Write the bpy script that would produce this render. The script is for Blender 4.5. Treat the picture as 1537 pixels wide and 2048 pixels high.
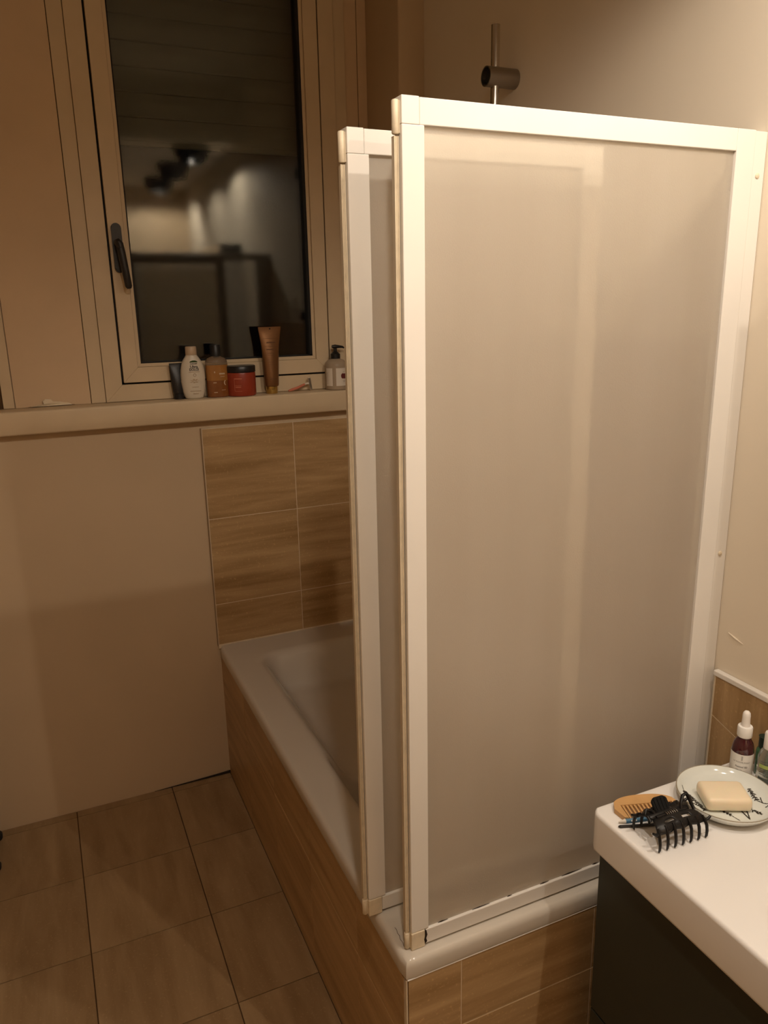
import bpy, bmesh, math, random
from mathutils import Vector, Matrix
random.seed(7)
S = bpy.context.scene
C = S.collection
for o in list(bpy.data.objects): bpy.data.objects.remove(o)

# ------------------------------------------------------------------ camera
def make_camera():
    yaw, pit, rol, f = math.radians(23.942), math.radians(15.028), math.radians(-1.1546), 1540.0
    cy, sy, cp, sp = math.cos(yaw), math.sin(yaw), math.cos(pit), math.sin(pit)
    fw = Vector((sy*cp, cy*cp, -sp)); rt = Vector((cy, -sy, 0)); up = rt.cross(fw)
    r2 = math.cos(rol)*rt + math.sin(rol)*up
    u2 = -math.sin(rol)*rt + math.cos(rol)*up
    cam = bpy.data.cameras.new('camera'); o = bpy.data.objects.new('camera', cam); C.objects.link(o)
    cam.sensor_fit = 'VERTICAL'; cam.sensor_height = 36.0; cam.sensor_width = 27.0
    cam.lens = f*36.0/2048.0; cam.clip_start = 0.01
    m = Matrix((( r2.x, u2.x, -fw.x, 0), (r2.y, u2.y, -fw.y, 0), (r2.z, u2.z, -fw.z, 1.60), (0, 0, 0, 1)))
    o.matrix_world = m
    S.camera = o
make_camera()

# ------------------------------------------------------------------ world: dark night outside
w = bpy.data.worlds.new('night'); S.world = w; w.use_nodes = True
w.node_tree.nodes['Background'].inputs[0].default_value = (0.006, 0.006, 0.007, 1)
w.node_tree.nodes['Background'].inputs[1].default_value = 0.10
# room lamps: three ceiling spots in a row beside the right wall (see ceiling_spot below)
LAMP_COL = (1.0, 0.87, 0.72)
CEIL_LOW = 2.44
LAMPS = ((0.91, 0.52, 18.5, 'nearest the shower by the mirror wall', (0.34, 0.10, -1.0)),     # x, y, watt, which one, aim
         (0.91, -0.05, 17.0, 'middle one by the mirror wall', (0.0, 0.0, -1.0)),
         (0.91, -0.62, 40.0, 'farthest from the shower by the mirror wall', (0.0, -0.75, -1.0)),
         (0.25, 0.42, 22.0, 'alone over the open floor', (0.10, 0.10, -1.0)))
S.view_settings.view_transform = 'Standard'
S.view_settings.look = 'None'
S.view_settings.gamma = 1.0
S.view_settings.use_curve_mapping = False
S.view_settings.exposure = 0.17

# ------------------------------------------------------------------ helpers
def tag(o, label=None, cat=None, group=None, kind=None):
    if label: o['label'] = label
    if cat: o['category'] = cat
    if group: o['group'] = group
    if kind: o['kind'] = kind
    return o
def thing(name, label, cat, loc=(0, 0, 0), rz=0.0, group=None, kind=None):
    o = bpy.data.objects.new(name, None); C.objects.link(o)
    o.empty_display_size = 0.02
    o.location = loc; o.rotation_euler = (0, 0, rz)
    return tag(o, label, cat, group, kind)
def obj(name, bm, mat, parent=None, smooth=False, label=None):
    me = bpy.data.meshes.new(name)
    bmesh.ops.recalc_face_normals(bm, faces=bm.faces)
    bm.to_mesh(me); bm.free()
    o = bpy.data.objects.new(name, me); C.objects.link(o)
    if mat: me.materials.append(mat)
    if smooth:
        for p in me.polygons: p.use_smooth = True
        if smooth != 'all':
            me.set_sharp_from_angle(angle=math.radians(smooth if smooth is not True else 40))
    if parent: o.parent = parent
    if label: o['label'] = label
    return o
def share(name, src, loc, parent, rz=0):
    o = bpy.data.objects.new(name, src.data); C.objects.link(o); o.location = loc; o.parent = parent
    o.rotation_euler = (0, 0, rz)
    return o
def B(): return bmesh.new()
def box(bm, x0, x1, y0, y1, z0, z1, bev=0, seg=2):
    vs = [bm.verts.new(p) for p in [(x0,y0,z0),(x1,y0,z0),(x1,y1,z0),(x0,y1,z0),(x0,y0,z1),(x1,y0,z1),(x1,y1,z1),(x0,y1,z1)]]
    fs = [bm.faces.new([vs[i] for i in f]) for f in [(3,2,1,0),(4,5,6,7),(0,1,5,4),(1,2,6,5),(2,3,7,6),(3,0,4,7)]]
    if bev:
        es = list({e for f in fs for e in f.edges})
        bmesh.ops.bevel(bm, geom=es, offset=bev, segments=seg, profile=0.5, affect='EDGES')
    return bm
def prism(bm, poly, d0, d1, ax='Y'):
    """extrude a polygon (a, b) along an axis: Y -> (a, d, b), X -> (d, a, b), Z -> (a, b, d)"""
    P = {'Y': lambda a, b, d: (a, d, b), 'X': lambda a, b, d: (d, a, b), 'Z': lambda a, b, d: (a, b, d)}[ax]
    v0 = [bm.verts.new(P(a, b, d0)) for a, b in poly]; v1 = [bm.verts.new(P(a, b, d1)) for a, b in poly]
    n = len(poly)
    bm.faces.new(v0[::-1]); bm.faces.new(v1)
    for i in range(n): bm.faces.new([v0[i], v0[(i+1) % n], v1[(i+1) % n], v1[i]])
    return bm
def loft(bm, secs, seg=32, power=2.0, cap=True):
    """secs: (z, a, b[, cx, cy]); superellipse sections"""
    rings = []
    for s in secs:
        z, a, b = s[:3]; cx, cy = (s[3], s[4]) if len(s) > 3 else (0, 0)
        pw = s[5] if len(s) > 5 else power
        r = []
        for i in range(seg):
            t = 2*math.pi*i/seg; c, sn = math.cos(t), math.sin(t)
            r.append(bm.verts.new((cx + a*math.copysign(abs(c)**(2/pw), c), cy + b*math.copysign(abs(sn)**(2/pw), sn), z)))
        rings.append(r)
    for r0, r1 in zip(rings, rings[1:]):
        for i in range(seg): bm.faces.new([r0[i], r0[(i+1) % seg], r1[(i+1) % seg], r1[i]])
    if cap:
        bm.faces.new(rings[0][::-1]); bm.faces.new(rings[-1])
    return bm
def lathe(bm, prof, seg=32, cap=True): return loft(bm, [(z, r, r) for r, z in prof], seg, 2.0, cap)
def tube(bm, pts, rad, seg=8, flat=1.0):
    pts = [Vector(p) for p in pts]; n = len(pts)
    rads = rad if isinstance(rad, (list, tuple)) else [rad]*n
    rings = []; ref = None
    for i, p in enumerate(pts):
        d = (pts[min(i+1, n-1)] - pts[max(i-1, 0)]).normalized()
        if ref is None:
            ref = Vector((1, 0, 0)) if abs(d.x) < 0.9 else Vector((0, 0, 1))
        u = (ref - d*ref.dot(d)).normalized(); v = d.cross(u); ref = u
        rings.append([bm.verts.new(p + rads[i]*(math.cos(2*math.pi*k/seg)*u*flat + math.sin(2*math.pi*k/seg)*v)) for k in range(seg)])
    for r0, r1 in zip(rings, rings[1:]):
        for k in range(seg): bm.faces.new([r0[k], r0[(k+1) % seg], r1[(k+1) % seg], r1[k]])
    bm.faces.new(rings[0][::-1]); bm.faces.new(rings[-1])
    return bm
def xform(bm, M):
    bmesh.ops.transform(bm, matrix=M, verts=bm.verts); return bm
def text_bm(body, size, align='CENTER', bold=0.0, squash=1.0):
    cu = bpy.data.curves.new('lettering', 'FONT'); cu.body = body; cu.size = size
    cu.align_x = align; cu.align_y = 'CENTER'; cu.offset = bold; cu.resolution_u = 3
    o = bpy.data.objects.new('lettering', cu); C.objects.link(o)
    bpy.context.view_layer.update()
    me = bpy.data.meshes.new_from_object(o.evaluated_get(bpy.context.evaluated_depsgraph_get()))
    bpy.data.objects.remove(o); bpy.data.curves.remove(cu)
    bm = bmesh.new(); bm.from_mesh(me); bpy.data.meshes.remove(me)
    bmesh.ops.scale(bm, vec=(squash, 1, 1), verts=bm.verts)
    return bm
def wrap(bm, a, b, z, x0=0.0, eps=0.0005):
    """wrap flat (x, y) print round an elliptic bottle, facing local -Y"""
    for v in bm.verts:
        t = (v.co.x + x0)/a
        v.co = Vector(((a+eps)*math.sin(t), -(b+eps)*math.cos(t), z + v.co.y))
    return bm
def strip2d(bm, x0, x1, y0, y1, n=8):
    for i in range(n):
        xa, xb = x0+(x1-x0)*i/n, x0+(x1-x0)*(i+1)/n
        bm.faces.new([bm.verts.new(p) for p in [(xa,y0,0),(xb,y0,0),(xb,y1,0),(xa,y1,0)]])
    bmesh.ops.remove_doubles(bm, verts=bm.verts, dist=1e-7)
    return bm
def join(dst, src):
    me = bpy.data.meshes.new('tmp'); src.to_mesh(me); src.free(); dst.from_mesh(me); bpy.data.meshes.remove(me); return dst

# ------------------------------------------------------------------ materials
MATS = {}
def lin(c): return tuple(x/12.92 if x <= .04045 else ((x+.055)/1.055)**2.4 for x in c)
def mat(name, col, rough=0.5, metal=0.0, var=0.06, scale=8.0, bump=0.0, bscale=60.0, spec=0.5, trans=0.0, ior=1.45, coat=0.0, sss=0.0, alpha=1.0):
    if name in MATS: return MATS[name]
    m = bpy.data.materials.new(name); m.use_nodes = True; nt = m.node_tree; N = nt.nodes; L = nt.links
    p = N['Principled BSDF']
    tc = N.new('ShaderNodeTexCoord'); no = N.new('ShaderNodeTexNoise'); no.inputs['Scale'].default_value = scale; no.inputs['Detail'].default_value = 4
    L.new(tc.outputs['Object'], no.inputs['Vector'])
    r = N.new('ShaderNodeValToRGB'); r.color_ramp.elements[0].position = 0.3; r.color_ramp.elements[1].position = 0.7
    r.color_ramp.elements[0].color = tuple(c*(1-var) for c in col)+(1,); r.color_ramp.elements[1].color = tuple(min(1, c*(1+var)) for c in col)+(1,)
    L.new(no.outputs['Fac'], r.inputs['Fac']); L.new(r.outputs['Color'], p.inputs['Base Color'])
    p.inputs['Roughness'].default_value = rough; p.inputs['Metallic'].default_value = metal
    p.inputs['Specular IOR Level'].default_value = spec; p.inputs['IOR'].default_value = ior
    p.inputs['Transmission Weight'].default_value = trans; p.inputs['Coat Weight'].default_value = coat
    p.inputs['Coat Roughness'].default_value = 0.08
    if sss:
        p.inputs['Subsurface Weight'].default_value = sss; p.inputs['Subsurface Scale'].default_value = 0.005
    if bump:
        n2 = N.new('ShaderNodeTexNoise'); n2.inputs['Scale'].default_value = bscale; n2.inputs['Detail'].default_value = 5
        L.new(tc.outputs['Object'], n2.inputs['Vector'])
        bp = N.new('ShaderNodeBump'); bp.inputs['Strength'].default_value = bump; bp.inputs['Distance'].default_value = 0.002
        L.new(n2.outputs['Fac'], bp.inputs['Height']); L.new(bp.outputs['Normal'], p.inputs['Normal'])
    MATS[name] = m; return m
def travertine(name, stretch, dark, light, rough=0.35, spec=0.4):
    m = bpy.data.materials.new(name); m.use_nodes = True; nt = m.node_tree; N = nt.nodes; L = nt.links
    p = N['Principled BSDF']; tc = N.new('ShaderNodeTexCoord'); oi = N.new('ShaderNodeObjectInfo')
    mul = N.new('ShaderNodeMath'); mul.operation = 'MULTIPLY'; mul.inputs[1].default_value = 37.0
    L.new(oi.outputs['Random'], mul.inputs[0])
    add = N.new('ShaderNodeVectorMath'); add.operation = 'ADD'
    L.new(tc.outputs['Object'], add.inputs[0]); L.new(mul.outputs[0], add.inputs[1])
    mp = N.new('ShaderNodeMapping'); mp.inputs['Scale'].default_value = stretch
    L.new(add.outputs[0], mp.inputs['Vector'])
    n1 = N.new('ShaderNodeTexNoise'); n1.inputs['Scale'].default_value = 1.0; n1.inputs['Detail'].default_value = 6; n1.inputs['Roughness'].default_value = 0.6; n1.inputs['Distortion'].default_value = 0.35
    L.new(mp.outputs['Vector'], n1.inputs['Vector'])
    r = N.new('ShaderNodeValToRGB'); e = r.color_ramp.elements
    e[0].position = 0.33; e[0].color = dark+(1,); e[1].position = 0.68; e[1].color = light+(1,)
    L.new(n1.outputs['Fac'], r.inputs['Fac'])
    n2 = N.new('ShaderNodeTexNoise'); n2.inputs['Scale'].default_value = 160; n2.inputs['Detail'].default_value = 3
    L.new(add.outputs[0], n2.inputs['Vector'])
    r2 = N.new('ShaderNodeValToRGB'); r2.color_ramp.elements[0].position = 0.60; r2.color_ramp.elements[1].position = 0.75
    r2.color_ramp.elements[0].color = (0, 0, 0, 1); r2.color_ramp.elements[1].color = (0.35, 0.35, 0.35, 1)
    L.new(n2.outputs['Fac'], r2.inputs['Fac'])
    mx = N.new('ShaderNodeMixRGB'); mx.inputs['Color2'].default_value = tuple(min(1, c*1.5) for c in light)+(1,)
    L.new(r2.outputs['Color'], mx.inputs['Fac']); L.new(r.outputs['Color'], mx.inputs['Color1'])
    L.new(mx.outputs['Color'], p.inputs['Base Color'])
    p.inputs['Roughness'].default_value = rough; p.inputs['Specular IOR Level'].default_value = spec
    bp = N.new('ShaderNodeBump'); bp.inputs['Strength'].default_value = 0.12; bp.inputs['Distance'].default_value = 0.001
    L.new(n2.outputs['Fac'], bp.inputs['Height']); L.new(bp.outputs['Normal'], p.inputs['Normal'])
    MATS[name] = m; return m
TD, TL = (0.33, 0.198, 0.082), (0.545, 0.365, 0.185)
M_tile_h = travertine('tile_travertine_horizontal', (2.2, 2.2, 26), TD, TL)
M_tile_v = travertine('tile_travertine_upright', (24, 24, 2.0), TD, TL)
M_tile_f = travertine('tile_travertine_floor', (16, 3.0, 5), (0.26, 0.160, 0.075), (0.38, 0.255, 0.135), rough=0.42)
M_wall = mat('wall_paint_cream', (0.57, 0.435, 0.29), 0.6, var=0.05, scale=2.5, bump=0.12, bscale=45, spec=0.25)  # deeper and warmer than the right wall, dim light put into the colour
M_wall_r = mat('wall_paint_lit', (0.80, 0.71, 0.58), 0.55, var=0.03, scale=2.5, bump=0.08, bscale=45, spec=0.25)  # lightened beyond the other walls to stand in for stronger lamp light
M_ceil = mat('ceiling_paint', (0.70, 0.62, 0.52), 0.75, var=0.03, scale=2, spec=0.2)
M_frame = mat('window_lacquer_cream', (0.62, 0.485, 0.32), 0.42, var=0.04, scale=9, bump=0.05, bscale=80, spec=0.35)
M_board = mat('board_paint_tan', (0.64, 0.47, 0.305), 0.6, var=0.06, scale=4, bump=0.10, bscale=30, spec=0.25)
M_grout_l = mat('grout_pale', (0.74, 0.62, 0.46), 0.8, var=0.08, scale=40, spec=0.2)
M_grout_d = mat('grout_dark', (0.10, 0.055, 0.026), 0.85, var=0.15, scale=40, spec=0.2)
M_white = mat('screen_white_plastic', (0.80, 0.765, 0.715), 0.30, var=0.025, scale=6, spec=0.45)
M_cream = mat('screen_cream_plastic', (0.72, 0.62, 0.46), 0.45, var=0.08, scale=60, spec=0.4)
M_seal = mat('screen_seal_strip', (0.62, 0.53, 0.39), 0.5, var=0.05, scale=10)
M_mould = mat('black_mould', (0.035, 0.025, 0.018), 0.9, var=0.3, scale=200, spec=0.1)
M_enamel = mat('bath_enamel_white', (0.63, 0.575, 0.50), 0.14, var=0.02, scale=3, spec=0.5)
M_ceramic = mat('basin_ceramic_white', (0.86, 0.84, 0.82), 0.22, var=0.015, scale=3, spec=0.5)
M_cab = mat('cabinet_dark_green', (0.030, 0.033, 0.024), 0.45, var=0.08, scale=5, spec=0.35)
M_black = mat('black_gasket', (0.012, 0.010, 0.009), 0.6, var=0.1, spec=0.3)
M_handle = mat('handle_dark_grey', (0.030, 0.026, 0.024), 0.4, var=0.08, spec=0.4)
M_chrome = mat('brushed_chrome', (0.62, 0.58, 0.52), 0.16, metal=1.0, var=0.05)
M_chrome_d = mat('satin_nickel', (0.36, 0.33, 0.29), 0.32, metal=1.0, var=0.05)
M_inner = mat('pipe_inside_shade', (0.02, 0.018, 0.016), 0.7)
M_shutter = mat('shutter_slat_grey', (0.40, 0.37, 0.32), 0.6, var=0.08)

def frosted():
    m = bpy.data.materials.new('frosted_pane'); m.use_nodes = True; nt = m.node_tree; N = nt.nodes; L = nt.links
    N.remove(N['Principled BSDF']); out = N['Material Output']
    tc = N.new('ShaderNodeTexCoord'); mp = N.new('ShaderNodeMapping'); mp.inputs['Scale'].default_value = (14, 14, 1.0)
    L.new(tc.outputs['Object'], mp.inputs['Vector'])
    st = N.new('ShaderNodeTexNoise'); st.inputs['Scale'].default_value = 1.0; st.inputs['Detail'].default_value = 5
    L.new(mp.outputs['Vector'], st.inputs['Vector'])
    gr = N.new('ShaderNodeTexNoise'); gr.inputs['Scale'].default_value = 420; gr.inputs['Detail'].default_value = 2
    L.new(tc.outputs['Object'], gr.inputs['Vector'])
    bp = N.new('ShaderNodeBump'); bp.inputs['Strength'].default_value = 0.22; bp.inputs['Distance'].default_value = 0.001
    L.new(gr.outputs['Fac'], bp.inputs['Height'])
    ramp = N.new('ShaderNodeValToRGB'); ramp.color_ramp.elements[0].position = 0.3; ramp.color_ramp.elements[1].position = 0.7
    ramp.color_ramp.elements[0].color = (0.93, 0.875, 0.79, 1); ramp.color_ramp.elements[1].color = (0.97, 0.92, 0.84, 1)
    L.new(st.outputs['Fac'], ramp.inputs['Fac'])
    di = N.new('ShaderNodeBsdfDiffuse'); tr = N.new('ShaderNodeBsdfTranslucent'); rf = N.new('ShaderNodeBsdfRefraction'); gl = N.new('ShaderNodeBsdfGlossy')
    for s in (di, tr): L.new(ramp.outputs['Color'], s.inputs['Color'])
    for s in (di, rf, gl): L.new(bp.outputs['Normal'], s.inputs['Normal'])
    rf.inputs['Color'].default_value = (0.97, 0.94, 0.88, 1); rf.inputs['Roughness'].default_value = 0.17; rf.inputs['IOR'].default_value = 1.22
    gl.inputs['Roughness'].default_value = 0.33; gl.inputs['Color'].default_value = (0.9, 0.88, 0.85, 1)
    a = N.new('ShaderNodeMixShader'); a.inputs[0].default_value = 0.50; L.new(di.outputs[0], a.inputs[1]); L.new(tr.outputs[0], a.inputs[2])
    b = N.new('ShaderNodeMixShader'); b.inputs[0].default_value = 0.55; L.new(a.outputs[0], b.inputs[1]); L.new(rf.outputs[0], b.inputs[2])
    c = N.new('ShaderNodeMixShader'); c.inputs[0].default_value = 0.05; L.new(b.outputs[0], c.inputs[1]); L.new(gl.outputs[0], c.inputs[2])
    L.new(c.outputs[0], out.inputs['Surface'])
    return m
M_frost = frosted()
def window_glass():
    m = bpy.data.materials.new('window_glass'); m.use_nodes = True; nt = m.node_tree; N = nt.nodes; L = nt.links
    N.remove(N['Principled BSDF']); out = N['Material Output']
    tc = N.new('ShaderNodeTexCoord'); n = N.new('ShaderNodeTexNoise'); n.inputs['Scale'].default_value = 170; n.inputs['Detail'].default_value = 3
    L.new(tc.outputs['Object'], n.inputs['Vector'])
    bp = N.new('ShaderNodeBump'); bp.inputs['Strength'].default_value = 0.10; bp.inputs['Distance'].default_value = 0.0004
    L.new(n.outputs['Fac'], bp.inputs['Height'])
    fr = N.new('ShaderNodeFresnel'); fr.inputs['IOR'].default_value = 1.52
    gl = N.new('ShaderNodeBsdfGlossy'); gl.inputs['Roughness'].default_value = 0.035
    L.new(bp.outputs['Normal'], gl.inputs['Normal'])
    tr = N.new('ShaderNodeBsdfTransparent'); tr.inputs['Color'].default_value = (0.86, 0.87, 0.85, 1)
    mx = N.new('ShaderNodeMixShader'); L.new(fr.outputs[0], mx.inputs[0]); L.new(tr.outputs[0], mx.inputs[1]); L.new(gl.outputs[0], mx.inputs[2])
    L.new(mx.outputs[0], out.inputs['Surface'])
    return m
M_glass = window_glass()
def emit(name, col, k):
    m = bpy.data.materials.new(name); m.use_nodes = True; p = m.node_tree.nodes['Principled BSDF']
    p.inputs['Base Color'].default_value = (0.9, 0.85, 0.75, 1)
    p.inputs['Emission Color'].default_value = col+(1,); p.inputs['Emission Strength'].default_value = k
    return m

# ================================================================== SETTING
XR, XL, YB, YF = 1.16, -0.85, 2.444, -1.0
ZC = 2.72
YW = 2.485            # front of the window joinery
TUB_X0, TUB_Y0, ZRIM = 0.4655, 0.9915, 0.493

# ---- floor: grout bed with single tiles
bm = B(); box(bm, XL-0.1, XR+0.1, YF-0.1, YB+0.3, -0.06, -0.0025)
floor = tag(obj('floor', bm, M_grout_d), kind='structure')
gx = sorted([0.258 + 0.309*i for i in range(-4, 1)] + [XL, 0.4625]); gx = [g for g in gx if XL <= g <= 0.4625]
gx2 = sorted([0.258 + 0.309*i for i in range(-4, 3)] + [XL, XR]); gx2 = [g for g in gx2 if XL <= g <= XR]
gy = sorted([2.410 - 0.3045*i for i in range(0, 12)] + [YB, YF]); gy = [g for g in gy if YF <= g <= YB]
TILE_CACHE = {}
def tile_piece(parent, name, size, loc, m, g=0.0016, bev=0.0009):
    """a single tile, box size (sx, sy, sz) centred at loc; alike sizes share a mesh"""
    key = tuple(round(s, 4) for s in size) + (m.name,)
    if key in TILE_CACHE:
        return share(name, TILE_CACHE[key], loc, parent)
    b = B(); sx, sy, sz = [s/2 for s in size]
    box(b, -sx, sx, -sy, sy, -sz, sz)
    o = obj(name, b, m, parent); o.location = loc
    TILE_CACHE[key] = o
    return o
for j in range(len(gy)-1):
    y0, y1 = gy[j], gy[j+1]
    xs = gx if y0 > 0.93 else gx2
    for i in range(len(xs)-1):
        x0, x1 = xs[i], xs[i+1]
        if y0 < 0.95 < y1 and x0 > 0.46: continue
        if x1-x0 < 0.01 or y1-y0 < 0.01: continue
        tile_piece(floor, 'floor_tile', (x1-x0-0.0032, y1-y0-0.0028, 0.008), ((x0+x1)/2, (y0+y1)/2, -0.004), M_tile_f)
# ---- back wall (window opening between the jambs)
bm = B()
box(bm, XL-0.1, XR+0.1, YB, 2.75, -0.06, 1.262)
box(bm, XL-0.1, 0.19, 2.502, 2.75, 1.262, ZC)
box(bm, 0.965, XR+0.1, 2.502, 2.75, 1.262, ZC)
box(bm, 0.19, 0.965, 2.502, 2.75, 1.262, 1.345)
box(bm, 0.19, 0.965, 2.502, 2.75, 2.60, ZC)
box(bm, XL-0.1, -0.115, 2.478, 2.502, 1.33, ZC)
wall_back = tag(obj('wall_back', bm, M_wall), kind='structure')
# wall tiles over the bath
def tile_wall_y(parent, xs, zs, yface, m, th=0.008, g=0.0022):
    for a, b_ in zip(xs, xs[1:]):
        for c, d in zip(zs, zs[1:]):
            tile_piece(parent, 'wall_tile', (b_-a-g, th, d-c-g), ((a+b_)/2, yface+th/2, (c+d)/2), m)
def tile_wall_x(parent, ys, zs, xface, m, th=0.008, g=0.0022):
    for a, b_ in zip(ys, ys[1:]):
        for c, d in zip(zs, zs[1:]):
            tile_piece(parent, 'wall_tile', (th, b_-a-g, d-c-g), (xface+th/2, (a+b_)/2, (c+d)/2), m)
bm = B(); box(bm, 0.457, XR, YB-0.0087, YB-0.0002, ZRIM-0.01, 1.2345); obj('grout_bed', bm, M_grout_l, wall_back)
tile_wall_y(wall_back, [0.458, 0.758, 1.058, 1.0765], [ZRIM+0.004, 0.642, 0.938, 1.234], YB-0.009, M_tile_h, th=0.0085)
bm = B(); box(bm, 0.4545, 0.4572, YB-0.010, YB, ZRIM, 1.236); obj('tile_edge_strip', bm, mat('edge_strip_brown', (0.34, 0.23, 0.13), 0.5), wall_back)
# dark sealing bead at the foot of the wall
bm = B(); tube(bm, [(0.20, YB-0.002, 0.0), (0.33, YB-0.003, 0.002), (0.42, YB-0.003, 0.003), (0.464, YB-0.004, 0.005)], [0.001, 0.0025, 0.004, 0.005], 6)
obj('sealant_bead', bm, M_mould, wall_back, True)

# ---- right wall
bm = B(); box(bm, XR, XR+0.1, YF-0.1, YB+0.3, -0.06, ZC)
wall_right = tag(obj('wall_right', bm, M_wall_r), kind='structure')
bm = B(); box(bm, XR-0.0087, XR-0.0002, 1.03, YB-0.009, ZRIM-0.01, 1.5295); obj('grout_bed', bm, M_grout_l, wall_right)
tile_wall_x(wall_right, [1.031, 1.244, 1.544, 1.844, 2.144, 2.2545], [ZRIM+0.004, 0.642, 0.938, 1.234, 1.529], XR-0.009, M_tile_h, th=0.0085)
# splashback of upright-grained tiles behind the basin, with its pale cap
bm = B(); box(bm, XR-0.0102, XR-0.0002, -0.30, 0.998, 0.0, 0.8835)
splash = tag(obj('wall_splashback', bm, M_grout_l), kind='structure')
ys = [0.996, 0.694, 0.392, 0.090, -0.212, -0.298]
for k, (a, b_) in enumerate(zip(ys, ys[1:])):
    ja, jb = 0.798, 0.798-0.30*0.302
    if b_-a > -0.2: jb = 0.798-0.30*(a-b_)
    for (p0, p1, q0, q1) in ((ja+0.0010, 0.883, jb+0.0010, 0.883), (0.45, ja-0.0010, 0.45, jb-0.0010)):
        bm = B(); prism(bm, [(b_+0.001, q0), (a-0.001, p0), (a-0.001, p1), (b_+0.001, q1)], XR-0.0105, XR-0.002, 'X')
        obj('splash_tile', bm, M_tile_v, splash)
    bm = B(); box(bm, XR-0.0105, XR-0.002, b_+0.001, a-0.001, 0.152, 0.448); obj('splash_tile', bm, M_tile_v, splash)
bm = B(); box(bm, XR-0.0135, XR-0.0005, -0.30, 1.000, 0.8838, 0.895, 0.002); obj('cap_strip', bm, M_white, splash)
# hairline cracks in the plaster beside the shower profile
bm = B(); tube(bm, [(XR-0.0003, 0.985, 0.977), (XR-0.0008, 0.968, 0.972), (XR-0.0003, 0.950, 0.967)], [0.0012, 0.0018, 0.0006], 6)
obj('plaster_ridge', bm, M_wall_r, wall_right, True)

# ---- remaining shell
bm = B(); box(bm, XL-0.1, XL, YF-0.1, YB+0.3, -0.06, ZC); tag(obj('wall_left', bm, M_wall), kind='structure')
bm = B(); box(bm, XL-0.1, XR+0.1, YF-0.1, YF, -0.06, ZC); tag(obj('wall_front', bm, M_wall), kind='structure')
bm = B(); box(bm, XL-0.1, XR+0.1, 0.66, 2.80, ZC, ZC+0.1); box(bm, XL-0.1, XR+0.1, YF-0.1, 0.66, CEIL_LOW, ZC+0.1)
tag(obj('ceiling', bm, M_ceil), kind='structure')

# ---- pilaster in the corner
bm = B(); box(bm, 1.077, XR+0.004, 2.255, 2.501, ZRIM+0.0008, ZC, 0.006, 3)
tag(obj('trim_3', bm, M_wall, None, True), kind='structure')
# ---- window sill
bm = B(); box(bm, XL, 1.0765, 2.403, 2.502, 1.262, 1.330, 0.006, 3)
tag(obj('trim_1', bm, M_frame, None, True), kind='structure')
# ---- boarding left of the window
t2 = thing('trim_2', None, None, (0, 0, 0), kind='structure')
bm = B(); box(bm, -0.062, 0.1455, 2.4935, 2.502, 1.3305, ZC); obj('side_board', bm, M_board, t2)
bm = B(); box(bm, 0.1475, 0.1885, 2.4905, 2.502, 1.3305, ZC, 0.0012); obj('cover_strip', bm, M_frame, t2)
bm = B(); box(bm, -0.094, -0.0645, 2.4905, 2.502, 1.3305, ZC, 0.0012); obj('cover_strip', bm, M_frame, t2)
bm = B(); box(bm, 0.1453, 0.1476, 2.498, 2.502, 1.3305, ZC); obj('joint_gap', bm, M_grout_d, t2)
bm = B(); box(bm, -0.1145, -0.0945, 2.497, 2.502, 1.3305, ZC); obj('joint_gap', bm, M_grout_d, t2)
# lifted flake of paint at the foot of the board
bm = B()
pts = [(-0.022, 0.0005), (-0.005, 0.004), (0.014, 0.0065), (0.012, 0.015), (0.020, 0.021), (0.034, 0.020), (0.040, 0.013), (0.060, 0.011), (0.084, 0.0055), (0.092, 0.0005)]
prism(bm, [(a, 1.3315+b) for a, b in pts], 2.4875, 2.4925)
for v in bm.verts:
    if v.co.z > 1.335 and v.co.y < 2.49: v.co.y -= 0.004*math.sin(v.co.x*60)
obj('paint_flake', bm, mat('flake_pale', (0.78, 0.66, 0.48), 0.6), t2)
bm = B(); prism(bm, [(-0.03, 1.3308), (0.0, 1.3355), (0.02, 1.334), (0.055, 1.336), (0.10, 1.3315), (0.10, 1.3306)], 2.4915, 2.4934)
obj('stain_edge', bm, mat('dirt_brown', (0.26, 0.15, 0.07), 0.8, var=0.3, scale=80), t2)
# ---- boarding right of the window
t4 = thing('trim_4', None, None, (0, 0, 0), kind='structure')
bm = B(); box(bm, 0.9665, 1.003, 2.4895, 2.502, 1.3305, ZC, 0.001); obj('cover_strip', bm, M_frame, t4)
bm = B(); box(bm, 1.0045, 1.045, 2.4955, 2.502, 1.3305, ZC); obj('side_board', bm, M_board, t4)
bm = B(); box(bm, 1.0465, 1.0765, 2.492, 2.502, 1.3305, ZC); obj('cover_strip', bm, M_board, t4)

# ---- window_1
win = thing('window_1', None, None, (0, 0, 0), kind='structure')
def mitred(parent, name, m, x0, x1, z0, z1, w, y0, y1, bev=0.0, sides='LRBT'):
    q = {'L': [(x0, z0), (x0+w, z0+w), (x0+w, z1-w), (x0, z1)], 'R': [(x1, z0), (x1, z1), (x1-w, z1-w), (x1-w, z0+w)],
         'B': [(x0, z0), (x1, z0), (x1-w, z0+w), (x0+w, z0+w)], 'T': [(x0, z1), (x0+w, z1-w), (x1-w, z1-w), (x1, z1)]}
    for s in sides:
        b = B(); prism(b, q[s], y0, y1)
        for v in b.verts:                       # hair-thin mitre joint
            pass
        bmesh.ops.bevel(b, geom=list(b.edges), offset=0.0009, segments=1, affect='EDGES')
        obj(name, b, m, parent)
mitred(win, 'frame_rail', M_frame, 0.1895, 0.9655, 1.3310, 2.66, 0.0500, YW, 2.56)
bm = B(); box(bm, 0.2395, 0.2470, 2.498, 2.54, 1.381, 2.61); box(bm, 0.9160, 0.9160+0.0005, 2.498, 2.54, 1.381, 2.61)
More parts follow.
